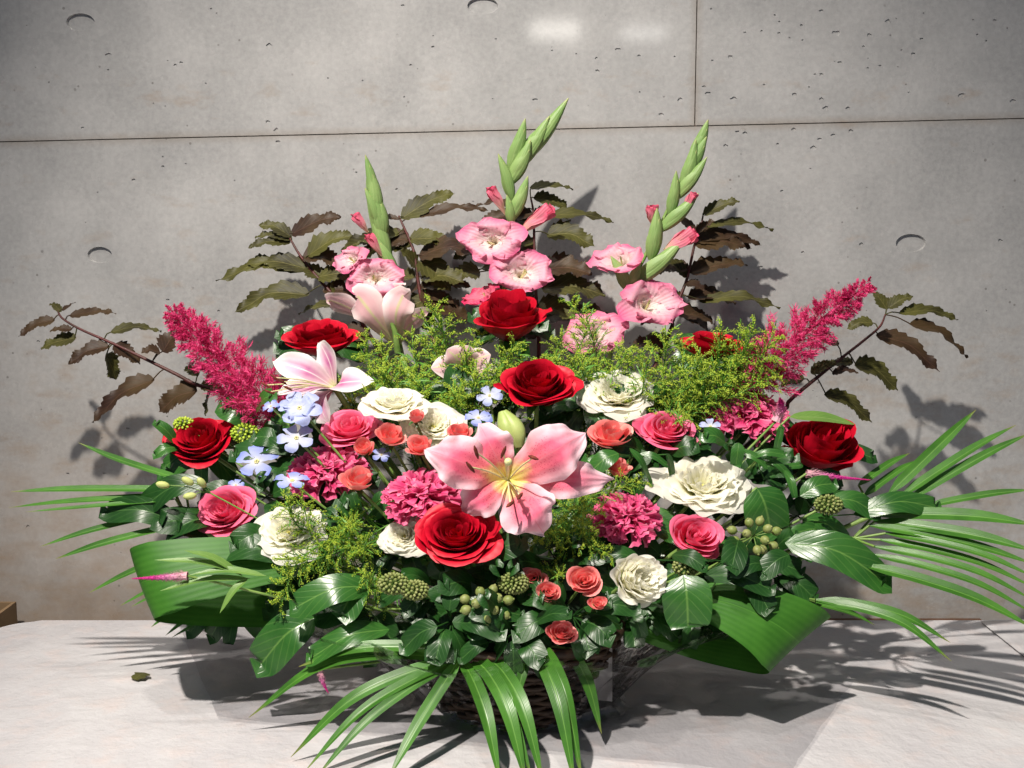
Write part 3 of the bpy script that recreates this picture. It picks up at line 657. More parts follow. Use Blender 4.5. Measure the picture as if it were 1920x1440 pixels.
# hidden lily and bud
y0 = .04; c = W(870, 700, y0); root = thing('lily', 'pale pink lily mostly hidden in the goldenrod under the upper red rose', 'lily', foot(c), gl_)
for k, (tx, ty) in enumerate([(808, 690), (838, 655), (880, 648), (920, 665), (925, 690)]):
    mb = MB(); T = W(tx, ty, y0-.02); blade(mb, [c, (c+T)/2+np.array((0, -.006, .006)), T], S(50, y0), lilyp, nrmh=(0, -.9, .4), n=12, nu=7, cup=-.2, seed=k); mb.build('petal', lilyb, root)
stem_part(root, c, foot(c), .004)
y0 = -.11; c = W(972, 838, y0); T = W(942, 772, y0+.01); root = thing('lily_bud', 'plump green lily bud behind the top of the big pink lily', 'lily bud', foot(c))
budm = plain('pale_lily_bud', (.30, .40, .10), (.42, .50, .18), .45, 30)
for k in range(3):
    d_ = np.array((cos(k*2.1)*.006, -.004*abs(sin(k*2.1+1)), 0)); mb = MB(); P = spline([c+d_*.3, (c+T)/2+d_, T+d_*.2], 10)
    mb.tube(P, [.0035+.0075*sin(pi*min(1, (i+.4)/9.8)) for i in range(10)], 10); mb.build('tepal', budm, root)
stem_part(root, c, foot(c), .003)

# ---- gladioli
gg = 'pink gladiolus spikes at the back'
def floret(root, c, ax, R_, seed, mat, flare=1., long=.9, n=6):
    r = random.Random(seed); B = basis(ax, r.uniform(0, 6)); c = np.asarray(c); base = c-B[:, 2]*R_*long; first = None
    for k in range(n):
        a = 2*pi*k/n+r.uniform(-.15, .15); rr = R_*r.uniform(.82, 1.15)*(1 if k % 2 else .9); d = B@np.array((cos(a), sin(a), 0)); up = B[:, 2]
        lay = -.02 if k % 2 else .05
        path = [base, base+up*R_*.45+d*R_*.10, c-up*R_*.25+d*R_*.30*flare, c+up*R_*lay+d*R_*.62*flare, c-up*R_*.10*flare+d*rr*flare]
        mb = MB(); blade(mb, path, R_*1.0, lambda v: max(.08, min(1, .15+1.35*v**1.5)*(1 if v < .8 else sqrt(max(.02, 1-((v-.8)/.215)**2)))), nrmh=nrm(up*.9-d*.5), n=18, nu=15, cup=.16, ruf=.06, rf=4.3, seed=seed*7+k)
        Q = np.array(mb.v); Q[:, 2] = c[2]+(Q[:, 2]-c[2])*.72; Q[:, 0] = c[0]+(Q[:, 0]-c[0])*1.06; mb.v = Q.tolist()
        o = mb.build('petal', mat, root)
    mb = MB()
    for k in range(3):
        d = B@np.array((.12*cos(k*.5+4), .12*sin(k*.5+4), 0)); mb.tube([c-B[:, 2]*R_*.5, c+d*R_-B[:, 2]*R_*.02], R_*.025, 5)
    mb.build('stamens', filam, root)
def gbud(root, a, b, wd, y, seed, tipmat=None):
    A = W(*a, y); Bp = W(*b, y-.008); A = A-(Bp-A)*.22; d = Bp-A; L = np.linalg.norm(d); wr = S(wd, y)/2*.92
    sd = nrm(np.cross(d, (0, -1, 0)))
    P = spline([A, A+d*.5+sd*L*.03, Bp], 12)
    mb = MB(); mb.tube(P, [wr*max(.06, sin(pi*min(1, .08+.92*(i/11)**.85))**.8) for i in range(12)], 9, flat=.7)
    o = mb.build('bud', gspike, root)
    mb = MB(); P2 = [A-d*.03+np.array((0, -wr*.75, 0))*.3, A+d*.4+np.array((0, -wr*.78, 0)), A+d*.8+np.array((0, -wr*.35, 0))+sd*wr*.4]
    blade(mb, P2, wr*1.7, lance, nrmh=(0, -1, 0), n=9, nu=5, cup=-.5, seed=seed); mb.build('bract', gspike, o)
def gbloom_bud(root, a, b, wd, y, seed):
    A = W(*a, y); Bp = W(*b, y-.01); d = Bp-A; wr = S(wd, y)/2
    for k in range(4):
        an = k*1.57+.4; off = np.array((cos(an)*wr*.5, sin(an)*wr*.4, 0)); mb = MB()
        blade(mb, [A, A+d*.5+off*1.1, A+d*.92+off, Bp+off*.9], wr*1.7, petal_p, nrmh=nrm(off+np.array((0, -.001, 0))), n=10, nu=9, cup=-.4, ruf=.05, rf=2, seed=seed+k); mb.build('petal', gladb, root)
def gstem(root, pts, y, r=.004):
    mb = MB(); P = spline([W(*p, y) for p in pts], 24); mb.tube(P, [r*(1-.6*i/23) for i in range(24)], 8); mb.build('stem', stemg, root)
yg = .19
f = foot(W(740, 560, yg)); root = thing('gladiolus', 'left gladiolus with one stout blue-green spike tip and pink florets', 'gladiolus', f, gg)
gstem(root, [(800, 900), (745, 620), (722, 500), (700, 400)], yg)
for k, (a, b, wd) in enumerate([((722, 480), (688, 372), 34), ((716, 435), (708, 365), 30), ((712, 430), (692, 345), 34), ((706, 400), (690, 305), 30), ((700, 370), (685, 290), 24), ((706, 410), (684, 352), 22)]): gbud(root, a, b, wd, yg-.002*k, k)
gbud(root, (738, 510), (700, 440), 26, yg-.01, 5)
gbloom_bud(root, (716, 480), (690, 440), 26, yg-.02, 3); gbloom_bud(root, (690, 436), (664, 402), 26, yg-.02, 4)
floret(root, W(655, 486, yg-.035), (-.55, -.7, .45), S(37, yg), 5, glad, 1, .9)
floret(root, W(706, 520, yg-.05), (.1, -.9, .3), S(54, yg), 6, glad, 1, .9)
f = foot(W(950, 560, yg)); root = thing('gladiolus', 'middle gladiolus, the tallest, its green tip bending right', 'gladiolus', f, gg)
gstem(root, [(955, 900), (940, 620), (948, 520), (962, 420), (958, 350), (964, 300), (985, 262)], yg)
for k, (a, b, wd) in enumerate([((982, 290), (1066, 184), 34), ((978, 300), (1030, 218), 32), ((960, 300), (985, 222), 28), ((963, 330), (995, 262), 32), ((956, 360), (934, 288), 26), ((962, 400), (990, 330), 28), ((958, 412), (950, 365), 22)]): gbud(root, a, b, wd, yg-.003*k, 10+k)
gbloom_bud(root, (948, 402), (918, 352), 30, yg-.02, 5); gbloom_bud(root, (972, 438), (1032, 392), 42, yg-.02, 6)
floret(root, W(920, 450, yg-.035), (-.2, -.9, .25), S(58, yg), 15, glad, 1)
floret(root, W(980, 510, yg-.05), (.1, -.85, .4), S(60, yg), 16, glad, 1)
floret(root, W(903, 552, yg-.02), (-.5, -.4, .7), S(42, yg), 17, gladb, .9)
f = foot(W(1165, 600, yg)); root = thing('gladiolus', 'right gladiolus leaning right, with a long pale green spike and pink florets', 'gladiolus', f, gg)
gstem(root, [(1090, 900), (1155, 620), (1180, 540), (1225, 450), (1262, 370), (1290, 300)], yg)
for k, (a, b, wd) in enumerate([((1300, 290), (1328, 224), 26), ((1288, 320), (1325, 256), 28), ((1284, 340), (1305, 262), 30), ((1275, 360), (1326, 294), 26), ((1258, 390), (1268, 320), 26), ((1250, 420), (1310, 362), 28), ((1222, 470), (1232, 390), 34), ((1200, 520), (1285, 446), 34)]): gbud(root, a, b, wd, yg-.003*k, 20+k)
gbud(root, (1175, 535), (1145, 480), 30, yg-.03, 30); gbud(root, (1180, 535), (1200, 490), 24, yg-.03, 31)
gbloom_bud(root, (1224, 425), (1222, 385), 34, yg-.01, 7); gbloom_bud(root, (1280, 400), (1302, 362), 24, yg-.015, 8); gbloom_bud(root, (1245, 470), (1300, 438), 44, yg-.02, 9)
floret(root, W(1158, 485, yg-.03), (-.35, -.6, .55), S(54, yg), 25, glad, .95, 1.0)
floret(root, W(1225, 568, yg-.05), (.35, -.8, .45), S(66, yg), 26, glad, 1)
floret(root, W(1115, 625, yg-.06), (-.1, -.8, .5), S(60, yg), 27, glad, 1)

# ---- delphinium
gb = 'blue delphinium florets'
def delph(px, py, wd, tilt, yaw, seed, label, mat=None, n=5, double=False, y=None):
    y = dep(px, py) if y is None else y; c = W(px, py, y); R_ = S(wd, y)*.5/SX; r = random.Random(seed)
    ax = nrm((sin(radians(yaw))*cos(radians(tilt)), -cos(radians(yaw))*cos(radians(tilt)), sin(radians(tilt)))); B = basis(ax, seed)
    f = foot(c); root = thing('delphinium', label, 'delphinium', f, gb)
    for k in range(n*(2 if double else 1)):
        a = 2*pi*k/n+r.uniform(-.15, .15)+(.6 if k >= n else 0); rr = R_*(1 if k < n else .7); d = B@np.array((cos(a), sin(a), 0)); up = B[:, 2]*(1 if k < n else 1.6)
        mb = MB(); blade(mb, [c, c+d*rr*.5+up*R_*.10, c+d*rr*.8+up*R_*r.uniform(0, .2), c+d*rr*r.uniform(.95, 1.1)+up*R_*r.uniform(-.1, .15)], R_*.86, petal_p, nrmh=B[:, 2], n=9, nu=7, cup=.2, ruf=.04, seed=seed+k)
        P = np.array(mb.v); mb.v = xst(P, c).tolist(); mb.build('petal', mat or blue, root)
    mb = MB()
    for k in range(5): mb.blob(c+B@np.array((cos(k*1.25), sin(k*1.25), .6))*R_*.1, R_*.07, ax)
    mb.build('centre', filam, root); stem_part(root, c-ax*.002, f, .0015)
delph(562, 766, 84, 35, -10, 1, 'pale blue double floret overlapping the white and pink lily', bluep, 6, True, y=-.075)
delph(556, 822, 72, 40, -5, 2, 'pale blue floret directly below the double one', bluep, y=-.08)
delph(482, 866, 84, 38, -15, 3, 'clear blue five-petalled floret right of the left red rose')
delph(548, 902, 66, 68, 10, 4, 'blue floret seen edge-on left of the left carnation', y=-.10)
delph(442, 910, 34, 50, 0, 5, 'tiny blue floret just above the lower left pink rose')
delph(918, 742, 50, 35, -10, 6, 'small greyish blue floret left of the central red rose', bluep, y=-.03)
delph(897, 784, 54, 55, 5, 7, 'small blue floret above the left petals of the pink lily', y=-.08)
delph(1332, 800, 40, 35, 0, 8, 'tiny pale blue floret below the upper right carnation', bluep, y=-.05)
delph(508, 762, 34, 40, -30, 9, 'small blue floret at the foot of the left plume', blue, y=-.07)
delph(715, 853, 36, 40, 10, 10, 'dim blue floret in shade under the coral buds', blue, y=-.06)

# ---- celosia plumes
gq = 'feathery magenta plumes'
def plume(path, r0, label, seed, y, n=420):
    r = random.Random(seed); P = spline([W(px, py, yy) for px, py, yy in path], 60)
    f = foot(P[0]); root = thing('celosia_plume', label, 'celosia', f, gq)
    mb = MB(); mb.tube([p for p in P], [.006*(1-i/70) for i in range(60)], 7); mb.build('core', celo, root)
    mb = MB()
    for i in range(n//4):
        t = (i+r.random())/(n//4); t = t**.9; k = min(58, int(t*59)); p = P[k]; tg = nrm(P[k+1]-P[k]); B = basis(tg)
        a = i*2.4+r.uniform(-.5, .5); env = r0*(.45+.75*sin(pi*min(1, .15+.80*t))**.8)*(1-.55*t)*r.uniform(.7, 1.2); o_ = B@np.array((cos(a), sin(a), 0))
        td = nrm(o_+tg*r.uniform(.4, 1.1)+np.array((0, 0, -.12))); c0 = p+o_*env*.22; L1 = env*.95
        if r.random() < .10: L1 *= 1.5
        for q in range(105):
            u_ = r.random()**.7; st = c0+td*L1*u_*.8+np.array([r.gauss(0, 1) for _ in range(3)])*env*.10*(1.3-u_)
            dd = nrm(td*.9+np.array([r.gauss(0, .55) for _ in range(3)])); en = st+dd*env*r.uniform(.14, .32); md = (st+en)/2+np.array([r.gauss(0, 1) for _ in range(3)])*env*.025
            wv = nrm(np.cross(dd, [r.gauss(0, 1) for _ in range(3)]))*r0*r.uniform(.009, .018)
            o = len(mb.v); mb.v += [list(st-wv*.5), list(st+wv*.5), list(md+wv), list(md-wv), list(en)]; mb.uv += [(0, 0), (1, 0), (1, .5), (0, .5), (.5, 1)]
            mb.f += [(o, o+1, o+2, o+3), (o+3, o+2, o+4)]
    mb.build('feathers', celo, root, smooth=True, kind='stuff'); stem_part(root, P[0], f, .004)
plume([(530, 790, .02), (455, 715, .04), (380, 640, .06), (322, 582, .08)], S(60, .05), 'magenta feathery plume at the left, leaning up and left', 1, .05, 620)
plume([(1370, 745, .03), (1440, 680, .05), (1540, 600, .07), (1632, 530, .08)], S(57, .05), 'magenta feathery plume at the right, leaning up and right', 2, .05, 640)
gz = 'small wheat celosia spikes'
def spike(pts, wd, y, label, seed):
    r = random.Random(seed); P = spline([W(px, py, y) for px, py in pts], 30); f = foot(P[0]); root = thing('celosia_spike', label, 'celosia', f, gz); mb = MB(); w0 = S(wd, y)/2
    mb.tube(P, [w0*.45*(1-i/29)+.0004 for i in range(30)], 7); mb.build('core', celos, root); mb = MB()
    for i in range(420):
        t = r.random(); k = min(28, int(t*29)); tg = nrm(P[k+1]-P[k]); B = basis(tg); a = r.uniform(0, 6.3); rad = w0*(1-t*.93)
        d = nrm(B@np.array((cos(a), sin(a), .9))); s0 = P[k]+d*rad*.3; s1 = P[k]+d*rad*1.15; wv = nrm(np.cross(d, tg))*w0*.09
        o = len(mb.v); mb.v += [list(s0-wv), list(s0+wv), list(s1)]; mb.uv += [(.2, t), (.8, t), (.5, t)]; mb.f.append((o, o+1, o+2))
    mb.build('bristles', celos, root, kind='stuff'); stem_part(root, P[0], f, .0015, mat=stemg)
    return root
rt = spike([(352, 1080), (300, 1083), (247, 1085)], 36, -.20, 'slim magenta celosia spike lying over the left folded leaf', 1)
for (a, b) in [((500, 1080), (355, 1078)), ((470, 1085), (300, 1108)), ((470, 1078), (290, 1050)), ((465, 1085), (412, 1150)), ((455, 1080), (345, 1032))]:
    mb = MB(); A = W(*a, -.19); B_ = W(*b, -.205); blade(mb, [A, (A+B_)/2+np.array((0, 0, .006)), B_], S(16, -.14), lance, n=9, nu=5, fold=.3); mb.build('leaf', leafl, rt)
spike([(1512, 888), (1560, 894), (1632, 900)], 34, -.05, 'mauve celosia spike under the rightmost red rose', 2)
spike([(1455, 790), (1465, 765), (1462, 745)], 44, -.06, 'stubby mauve celosia tip overlapping the upper right carnation', 3)
spike([(600, 1255), (606, 1280), (616, 1300)], 24, -.20, 'magenta celosia tip hanging below the lower left leaves', 4)

# ---- goldenrod sprays: 3 built, the rest copied
def make_golden(seed):
    r = random.Random(seed); L = .13; root = thing('goldenrod_stem', '', 'goldenrod', (0, 0, 0), 'yellow-green goldenrod sprays')
    P = spline([(0, 0, -.06), (0, 0, .01), (.006, .003, L*.6), (.04*r.uniform(-1, 1), .02*r.uniform(-1, 1), L)], 30); mb = MB(); mb.tube(P, [.0012*(1-.5*i/30) for i in range(30)], 5)
    bd = MB(); lf = MB()
    for i in range(32):
        t = i/32; k = int(6+t*23); p = P[k]; a = i*2.4+r.uniform(-.3, .3); l = L*.50*(1-.70*t)*r.uniform(.7, 1.15); d = np.array((cos(a), sin(a), .9)); d /= np.linalg.norm(d)
        e = p+d*l+np.array((0, 0, -.12*l)); m_ = p+d*l*.5+np.array((0, 0, .1*l)); Q = spline([p, m_, e], 18); mb.tube(Q[::3], .0005, 4)
        for j in range(3, 18):
            for q in range(3):
                bd.octa(Q[j]+np.array([r.gauss(0, .0013) for _ in range(3)])+np.array((0, 0, .001)), r.uniform(.00045, .00085), np.array([r.gauss(0, 1) for _ in range(3)])+d)
        for q in range(2):
            a2 = a+r.uniform(-1, 1); d2 = np.array((cos(a2), sin(a2), r.uniform(-.1, .8)))*1.2; s0 = P[max(2, k-3)]
            blade(lf, [s0, s0+d2*.012, s0+d2*.019+np.array((0, 0, -.003))], .0022, lance, n=4, nu=3, fold=.2)
        blade(lf, [m_, m_+d*.009+np.array((0, 0, .002)), m_+d*.013], .0018, lance, n=4, nu=3)
    mb.build('stem', soll, root); bd.build('buds', solb, root, smooth=False, kind='stuff'); lf.build('leaves', soll, root, kind='stuff')
    return root
protos = [make_golden(s) for s in (1, 2, 3)]; used = [False]*3
def golden(px, py, lean, fwd, sc, label, y=None, rot=0.):
    k = rng.randrange(3); src = protos[k]; y = dep(px, py) if y is None else y
    if used[k]:
        o = src.copy(); col.objects.link(o)
        for ch in src.children: c_ = ch.copy(); col.objects.link(c_); c_.parent = o
    else: o = src; used[k] = True
    d = Vector((sin(radians(lean))*cos(radians(fwd)), -sin(radians(fwd)), cos(radians(lean))*cos(radians(fwd))))
    q = d.to_track_quat('Z', 'Y'); tip = Vector(W(px, py, y))
    M_ = Matrix.Translation(tip - d*.13*sc) @ q.to_matrix().to_4x4() @ Matrix.Rotation(rng.uniform(0, 6), 4, 'Z') @ Matrix.Scale(sc, 4)
    o.matrix_world = M_; o['label'] = label
gold = [ # tip px,py, lean, fwd, scale, label, y
 (700, 632, -18, 10, .9, 'goldenrod spray just under the rear pale lily, leaning left', .03), (665, 690, -35, 20, .9, 'goldenrod spray between the two pale lilies', .01), (655, 650, -40, 15, .9, 'goldenrod spray overlapping the red rose by the lilies', .03), (725, 668, -10, 25, 1., 'goldenrod spray rising behind the upper left cream bloom', -.01),
 (765, 640, -6, 15, 1., 'goldenrod spray right of the rear pale lily stalk', .03), (808, 592, -6, 5, .9, 'upright goldenrod tip right of the rear pale lily', .06), (850, 565, 6, 4, 1., 'tallest goldenrod tip, left of the upper red rose', .05), (800, 690, 5, 28, 1., 'goldenrod spray above the two cream blooms', -.02), (862, 668, 12, 25, 1., 'goldenrod spray covering the hidden lily at left', .0),
 (905, 690, 18, 25, .95, 'goldenrod spray left of the central red rose', -.02), (880, 630, 10, 10, .9, 'goldenrod spray at the left foot of the upper red rose', .03), (985, 650, 38, 10, 1., 'goldenrod spray reaching right beneath the upper red rose', .02), (940, 670, 25, 20, 1., 'goldenrod spray directly beneath the upper red rose', .0), (640, 740, -30, 30, .8, 'goldenrod spray behind the right petal of the white lily', -.01), (835, 735, 8, 35, .9, 'low goldenrod spray above the lone coral bud', -.04),
 (1045, 660, -14, 12, .95, 'goldenrod spray behind the central red rose', .02), (1040, 620, -10, 8, .8, 'goldenrod spray left of the lowest gladiolus floret', .05), (1090, 560, -12, 2, .9, 'thin goldenrod tip beneath the right gladiolus bud', .09), (1100, 660, 0, 20, 1., 'goldenrod spray below the lowest gladiolus floret', .0), (1150, 660, 6, 20, 1., 'goldenrod spray above the round cream bloom', .0), (1185, 640, 8, 10, .9, 'goldenrod spray right of the lowest gladiolus floret', .03), (1215, 690, 15, 30, 1., 'goldenrod spray right of the round cream bloom', -.03),
 (1260, 620, 8, 8, 1., 'goldenrod spray left of the red rose in the greenery', .03), (1255, 670, 14, 20, 1., 'goldenrod spray above the coral pink rose', .0), (1300, 690, 20, 25, 1., 'goldenrod spray in the middle of the right hand mass', -.02), (1330, 655, 20, 12, 1., 'goldenrod spray crossing the half hidden red rose', .01), (1385, 625, 28, 8, 1., 'goldenrod spray right of the half hidden red rose', .02), (1420, 650, 45, 8, 1.05, 'goldenrod spray leaning toward the right plume', .01),
 (1470, 655, 58, 6, 1.1, 'goldenrod spray crossing the foot of the right plume', .01), (1465, 690, 62, 8, 1.05, 'lower goldenrod spray crossing the right plume', .0), (1370, 700, 42, 20, 1., 'goldenrod spray above the upper right carnation', -.02), (1275, 745, 15, 40, .8, 'low goldenrod spray above the right coral blooms', -.05),
 (870, 705, 10, 30, .9, 'goldenrod spray above the small grey-blue florets', -.03), (960, 690, 0, 30, .9, 'goldenrod spray peeking over the central red rose', -.0), (1055, 690, 10, 25, .9, 'goldenrod spray between the central red rose and the round cream bloom', -.0), (1100, 690, -8, 25, .9, 'goldenrod spray directly behind the round cream bloom', .0), (1220, 655, 0, 10, 1., 'goldenrod spray under the right gladiolus floret', .03), (1290, 640, 5, 8, .9, 'goldenrod spray at the left end of the half hidden red rose', .04), (1360, 665, 35, 15, 1.1, 'wispy goldenrod spray at the centre of the right mass', .0), (1440, 630, 40, 6, 1., 'goldenrod tip at the left of the right plume', .02), (730, 715, -20, 35, .8, 'goldenrod spray over the upper left cream bloom', -.03), (785, 735, 5, 35, .8, 'goldenrod spray right of the upper left cream bloom', -.04), (690, 700, -30, 25, .9, 'goldenrod spray touching the white lily petal tip', -.02), (900, 650, 20, 12, 1., 'goldenrod spray left under the upper red rose', .03), (820, 640, -10, 10, 1., 'goldenrod spray in front of the brown leaves, left', .05),
 (1080, 610, -5, 5, .9, 'goldenrod spray at the left edge of the lowest gladiolus floret', .06),
 (520, 938, -35, 30, .8, 'goldenrod spray draped over the lower left cream bloom', -.15), (560, 945, -10, 35, .8, 'goldenrod spray on the top right of the lower left cream bloom', -.15), (655, 945, 10, 40, .8, 'goldenrod spray left of the middle carnation', -.15), (505, 1110, -128, 20, .9, 'goldenrod spray drooping to the lower left', -.17), (545, 1085, -115, 25, .8, 'goldenrod spray drooping below the lower left cream bloom', -.18), (640, 1000, 0, 60, .8, 'goldenrod spray between the two lower cream blooms', -.16), (690, 1010, 10, 55, .75, 'goldenrod spray left of the half hidden cream bloom', -.17),
 (660, 1105, -60, 50, .7, 'goldenrod sprig resting on the lower left ivy leaf', -.2), (1105, 930, 20, 40, .8, 'goldenrod spray left of the lower right carnation', -.16), (1070, 945, -8, 45, .8, 'goldenrod spray by the lower tip of the pink lily', -.17), (1130, 985, 40, 45, .7, 'goldenrod spray on the lower right carnation', -.18), (1190, 890, 58, 20, .7, 'goldenrod sprig by the half-open coral bud', -.13), (1130, 1025, 100, 40, .7, 'goldenrod sprig hanging over the front rosebuds', -.2), (1045, 1050, 20, 35, .5, 'small goldenrod sprig above the front spray roses', -.2), (1010, 985, -60, 45, .6, 'goldenrod sprig below the big lily petal', -.18)]
for (px, py, le, fw, sc, lb, y) in gold: golden(px, py, le, fw, sc, lb, y)

# ---- bronze leaved branches
gx = 'bronze leaved branches at the back'
def branch(label, stem, leaves, y0, y1, seed, mats, extra=0):
    r = random.Random(seed); n = len(stem); P = [W(px, py, y0+(y1-y0)*i/(n-1)) for i, (px, py) in enumerate(stem)]
    f = foot(P[0]); root = thing('ninebark_branch', label, 'branch', f, gx)
    mb = MB(); Q = spline([f]+P, 30); mb.tube(Q, [.0034*(1-.65*i/30) for i in range(30)], 7); mb.build('stem', twig, root)
    leaves = list(leaves)
    for q in range(extra):
        i = r.randrange(0, max(1, n-2)); u_ = r.random(); b = tuple(stem[i][z]*(1-u_)+stem[i+1][z]*u_ for z in (0, 1)); a = r.uniform(-.6, .45)+(pi if r.random() < .5 else 0); l = r.uniform(60, 115)
        leaves.append((b, (b[0]+cos(a)*l, b[1]+abs(sin(a))*l*.8-5), r.uniform(34, 50)))
    for k, (b, t, wd) in enumerate(leaves):
        # depth from the nearest stem point
        yb_ = Q[np.argmin([abs(960+q[0]/(q[1]-CAM[1])*F-b[0])+abs(q[2]-W(b[0], b[1], q[1])[2])*1500 for q in Q])][1]
        A = W(*b, yb_); dy = r.uniform(-.02, .03); T = W(*t, min(yb_+dy, WY-.03)); L = np.linalg.norm(T-A)
        nh = nrm((r.uniform(-.2, .2), -.62, .75)); M_ = (A+T)/2+np.array((0, 0, L*r.uniform(.06, .14)))
        tg = nrm(T-A); M2 = A*.2+T*.8+np.array((0, 0, L*.05))
        mb = MB(); blade(mb, [A, M_, M2, T], S(wd, yb_)*1.0, lambda v: max(.03, (sin(pi*v**.62)**.8)*(1.05-.25*v)), nrmh=nh, n=44, nu=9, fold=r.uniform(.1, .4), ser=.17, sf=10, seed=seed*50+k, ruf=.025, lobes=.24, twist=r.uniform(-.5, .5))
        q = Q[np.argmin([np.linalg.norm(q-A) for q in Q])]; mb.tube(spline([q, (q+A)/2+np.array((0, 0, .003)), A+(M_-A)*.1], 5), .0009, 5)
        mb.build('leaf', mats[r.random() < .45], root)
mt = (physo, physb)
branch('long bronze leaved branch reaching far left over the wall', [(520, 790), (480, 753), (373, 723), (333, 703), (260, 667), (207, 642), (150, 617), (117, 597), (108, 582)],
 [((103, 600), (35, 631), 26), ((130, 592), (218, 588), 24), ((115, 585), (93, 570), 14), ((118, 583), (142, 568), 14), ((143, 633), (77, 655), 36), ((135, 618), (93, 622), 20), ((207, 623), (303, 622), 26), ((205, 650), (128, 683), 34), ((198, 665), (217, 712), 38), ((213, 647), (263, 683), 36), ((290, 712), (173, 792), 46), ((305, 660), (335, 622), 40), ((300, 660), (265, 662), 26), ((370, 733), (298, 772), 52), ((375, 725), (420, 735), 28), ((372, 705), (345, 693), 20), ((395, 735), (385, 780), 30)], .09, .15, 1, mt)
branch('bronze leaved branch at upper left beside the left gladiolus', [(700, 640), (640, 570), (610, 537), (585, 508), (562, 478), (547, 453), (540, 440)],
 [((547, 445), (485, 422), 28), ((545, 440), (640, 407), 40), ((545, 455), (465, 465), 28), ((548, 450), (478, 446), 26), ((577, 480), (663, 442), 44), ((580, 505), (460, 497), 44), ((575, 508), (405, 527), 34), ((580, 553), (440, 585), 44), ((620, 530), (655, 572), 44), ((600, 520), (560, 500), 34), ((605, 545), (690, 565), 36), ((640, 570), (560, 590), 30), ((650, 585), (700, 600), 34)], .17, .215, 2, mt, 3)
branch('bronze leaved branch between the left and middle gladioli', [(820, 660), (795, 580), (785, 533), (777, 477), (768, 450), (753, 417), (748, 405)],
 [((752, 410), (852, 363), 40), ((783, 407), (915, 395), 24), ((777, 455), (850, 458), 44), ((748, 440), (640, 472), 44), ((750, 412), (695, 410), 14), ((785, 480), (900, 478), 56), ((785, 490), (845, 545), 56), ((780, 500), (750, 470), 34), ((785, 540), (740, 570), 44), ((790, 545), (850, 590), 56), ((795, 560), (800, 620), 50), ((800, 580), (880, 600), 50), ((778, 520), (735, 530), 36), ((800, 560), (735, 610), 50), ((790, 520), (870, 530), 50)], .18, .225, 3, mt, 6)
branch('bronze leaved branch behind the middle gladiolus', [(1010, 660), (1005, 560), (1002, 470), (1000, 400), (995, 370)],
 [((993, 352), (1075, 356), 26), ((1000, 372), (1065, 392), 34), ((1020, 405), (1150, 418), 28), ((1025, 440), (1115, 462), 50), ((985, 395), (885, 388), 24), ((1015, 505), (1110, 515), 60), ((920, 470), (850, 485), 44), ((900, 510), (840, 530), 50), ((1015, 540), (1135, 555), 60), ((1000, 560), (930, 585), 60), ((1005, 580), (1080, 600), 60), ((1000, 530), (900, 560), 40), ((1005, 600), (1140, 590), 50), ((1005, 470), (960, 480), 40)], .19, .23, 4, mt, 8)
branch('bronze leaved branch right of the right gladiolus', [(1240, 660), (1262, 600), (1270, 570), (1288, 523), (1302, 460), (1313, 430), (1318, 405)],
 [((1318, 403), (1387, 378), 28), ((1320, 425), (1450, 432), 22), ((1315, 452), (1427, 460), 24), ((1305, 430), (1245, 400), 24), ((1287, 520), (1240, 490), 36), ((1293, 512), (1402, 498), 44), ((1285, 530), (1320, 545), 30), ((1310, 565), (1463, 578), 26), ((1275, 570), (1235, 545), 36), ((1275, 590), (1330, 620), 50), ((1262, 600), (1200, 610), 44), ((1290, 560), (1380, 570), 40), ((1302, 440), (1340, 415), 22)], .18, .22, 5, (physb, physo), 8)
branch('bronze leaved branch at the far right behind the right plume', [(1440, 800), (1481, 751), (1537, 704), (1573, 675), (1624, 635), (1650, 612), (1660, 590)],
 [((1663, 580), (1633, 546), 36), ((1665, 578), (1712, 556), 24), ((1685, 588), (1796, 600), 26), ((1705, 608), (1815, 671), 36), ((1642, 628), (1762, 697), 40), ((1602, 685), (1684, 732), 46), ((1637, 606), (1588, 617), 26), ((1572, 648), (1535, 640), 22), ((1545, 740), (1635, 792), 34), ((1520, 700), (1570, 680), 24), ((1508, 711), (1461, 725), 26), ((1600, 680), (1545, 690), 26), ((1560, 700), (1610, 700), 22)], .09, .15, 6, (physo, physb))
root = thing('leafy_sprig', 'light green lance shaped leaf right of the upper right carnation', 'leaf sprig', foot(W(1483, 780, 0)))
mb = MB(); A = W(1480, 782, -.01); B_ = W(1604, 796, .0); blade(mb, [A, (A+B_)/2+np.array((0, 0, .004)), B_], S(30, 0), lance, n=12, nu=7, fold=.2); mb.build('leaf', leafl, root); stem_part(root, A, foot(W(1483, 780, 0)), .0015)

# ---- palm fronds
gpf = 'palm fronds around the base'
def frond(label, hub, hy, leaflets, seed, stem_to=True):
    r = random.Random(seed); H_ = W(*hub, hy); f = foot(H_); root = thing('palm_frond', label, 'palm frond', f, gpf); stem_part(root, H_, f, .003)
    for k, (b, t, wd, yb_, yt, arch) in enumerate(leaflets):
        A = W(*b, yb_); T = W(*t, yt); T = T if T[2] > .006 else on_table(*t, .006); L = np.linalg.norm(T-A)
        mb = MB(); blade(mb, [A, A*.66+T*.34+np.array((0, 0, arch*L*.8)), A*.33+T*.67+np.array((0, 0, arch*L)), T], S(wd, yb_)*.88, strap, nrmh=(r.uniform(-.15, .15), -.6+r.uniform(-.2, .2), .75), n=22, nu=7, fold=.32, seed=seed*9+k, twist=r.uniform(-.3, .3)); mb.build('leaflet', palmm, root)
        if np.linalg.norm(A-H_) > .01:
            mb = MB(); mb.tube([H_, (H_+A)/2, A], .0016, 5); mb.build('rachis', stemg, root)
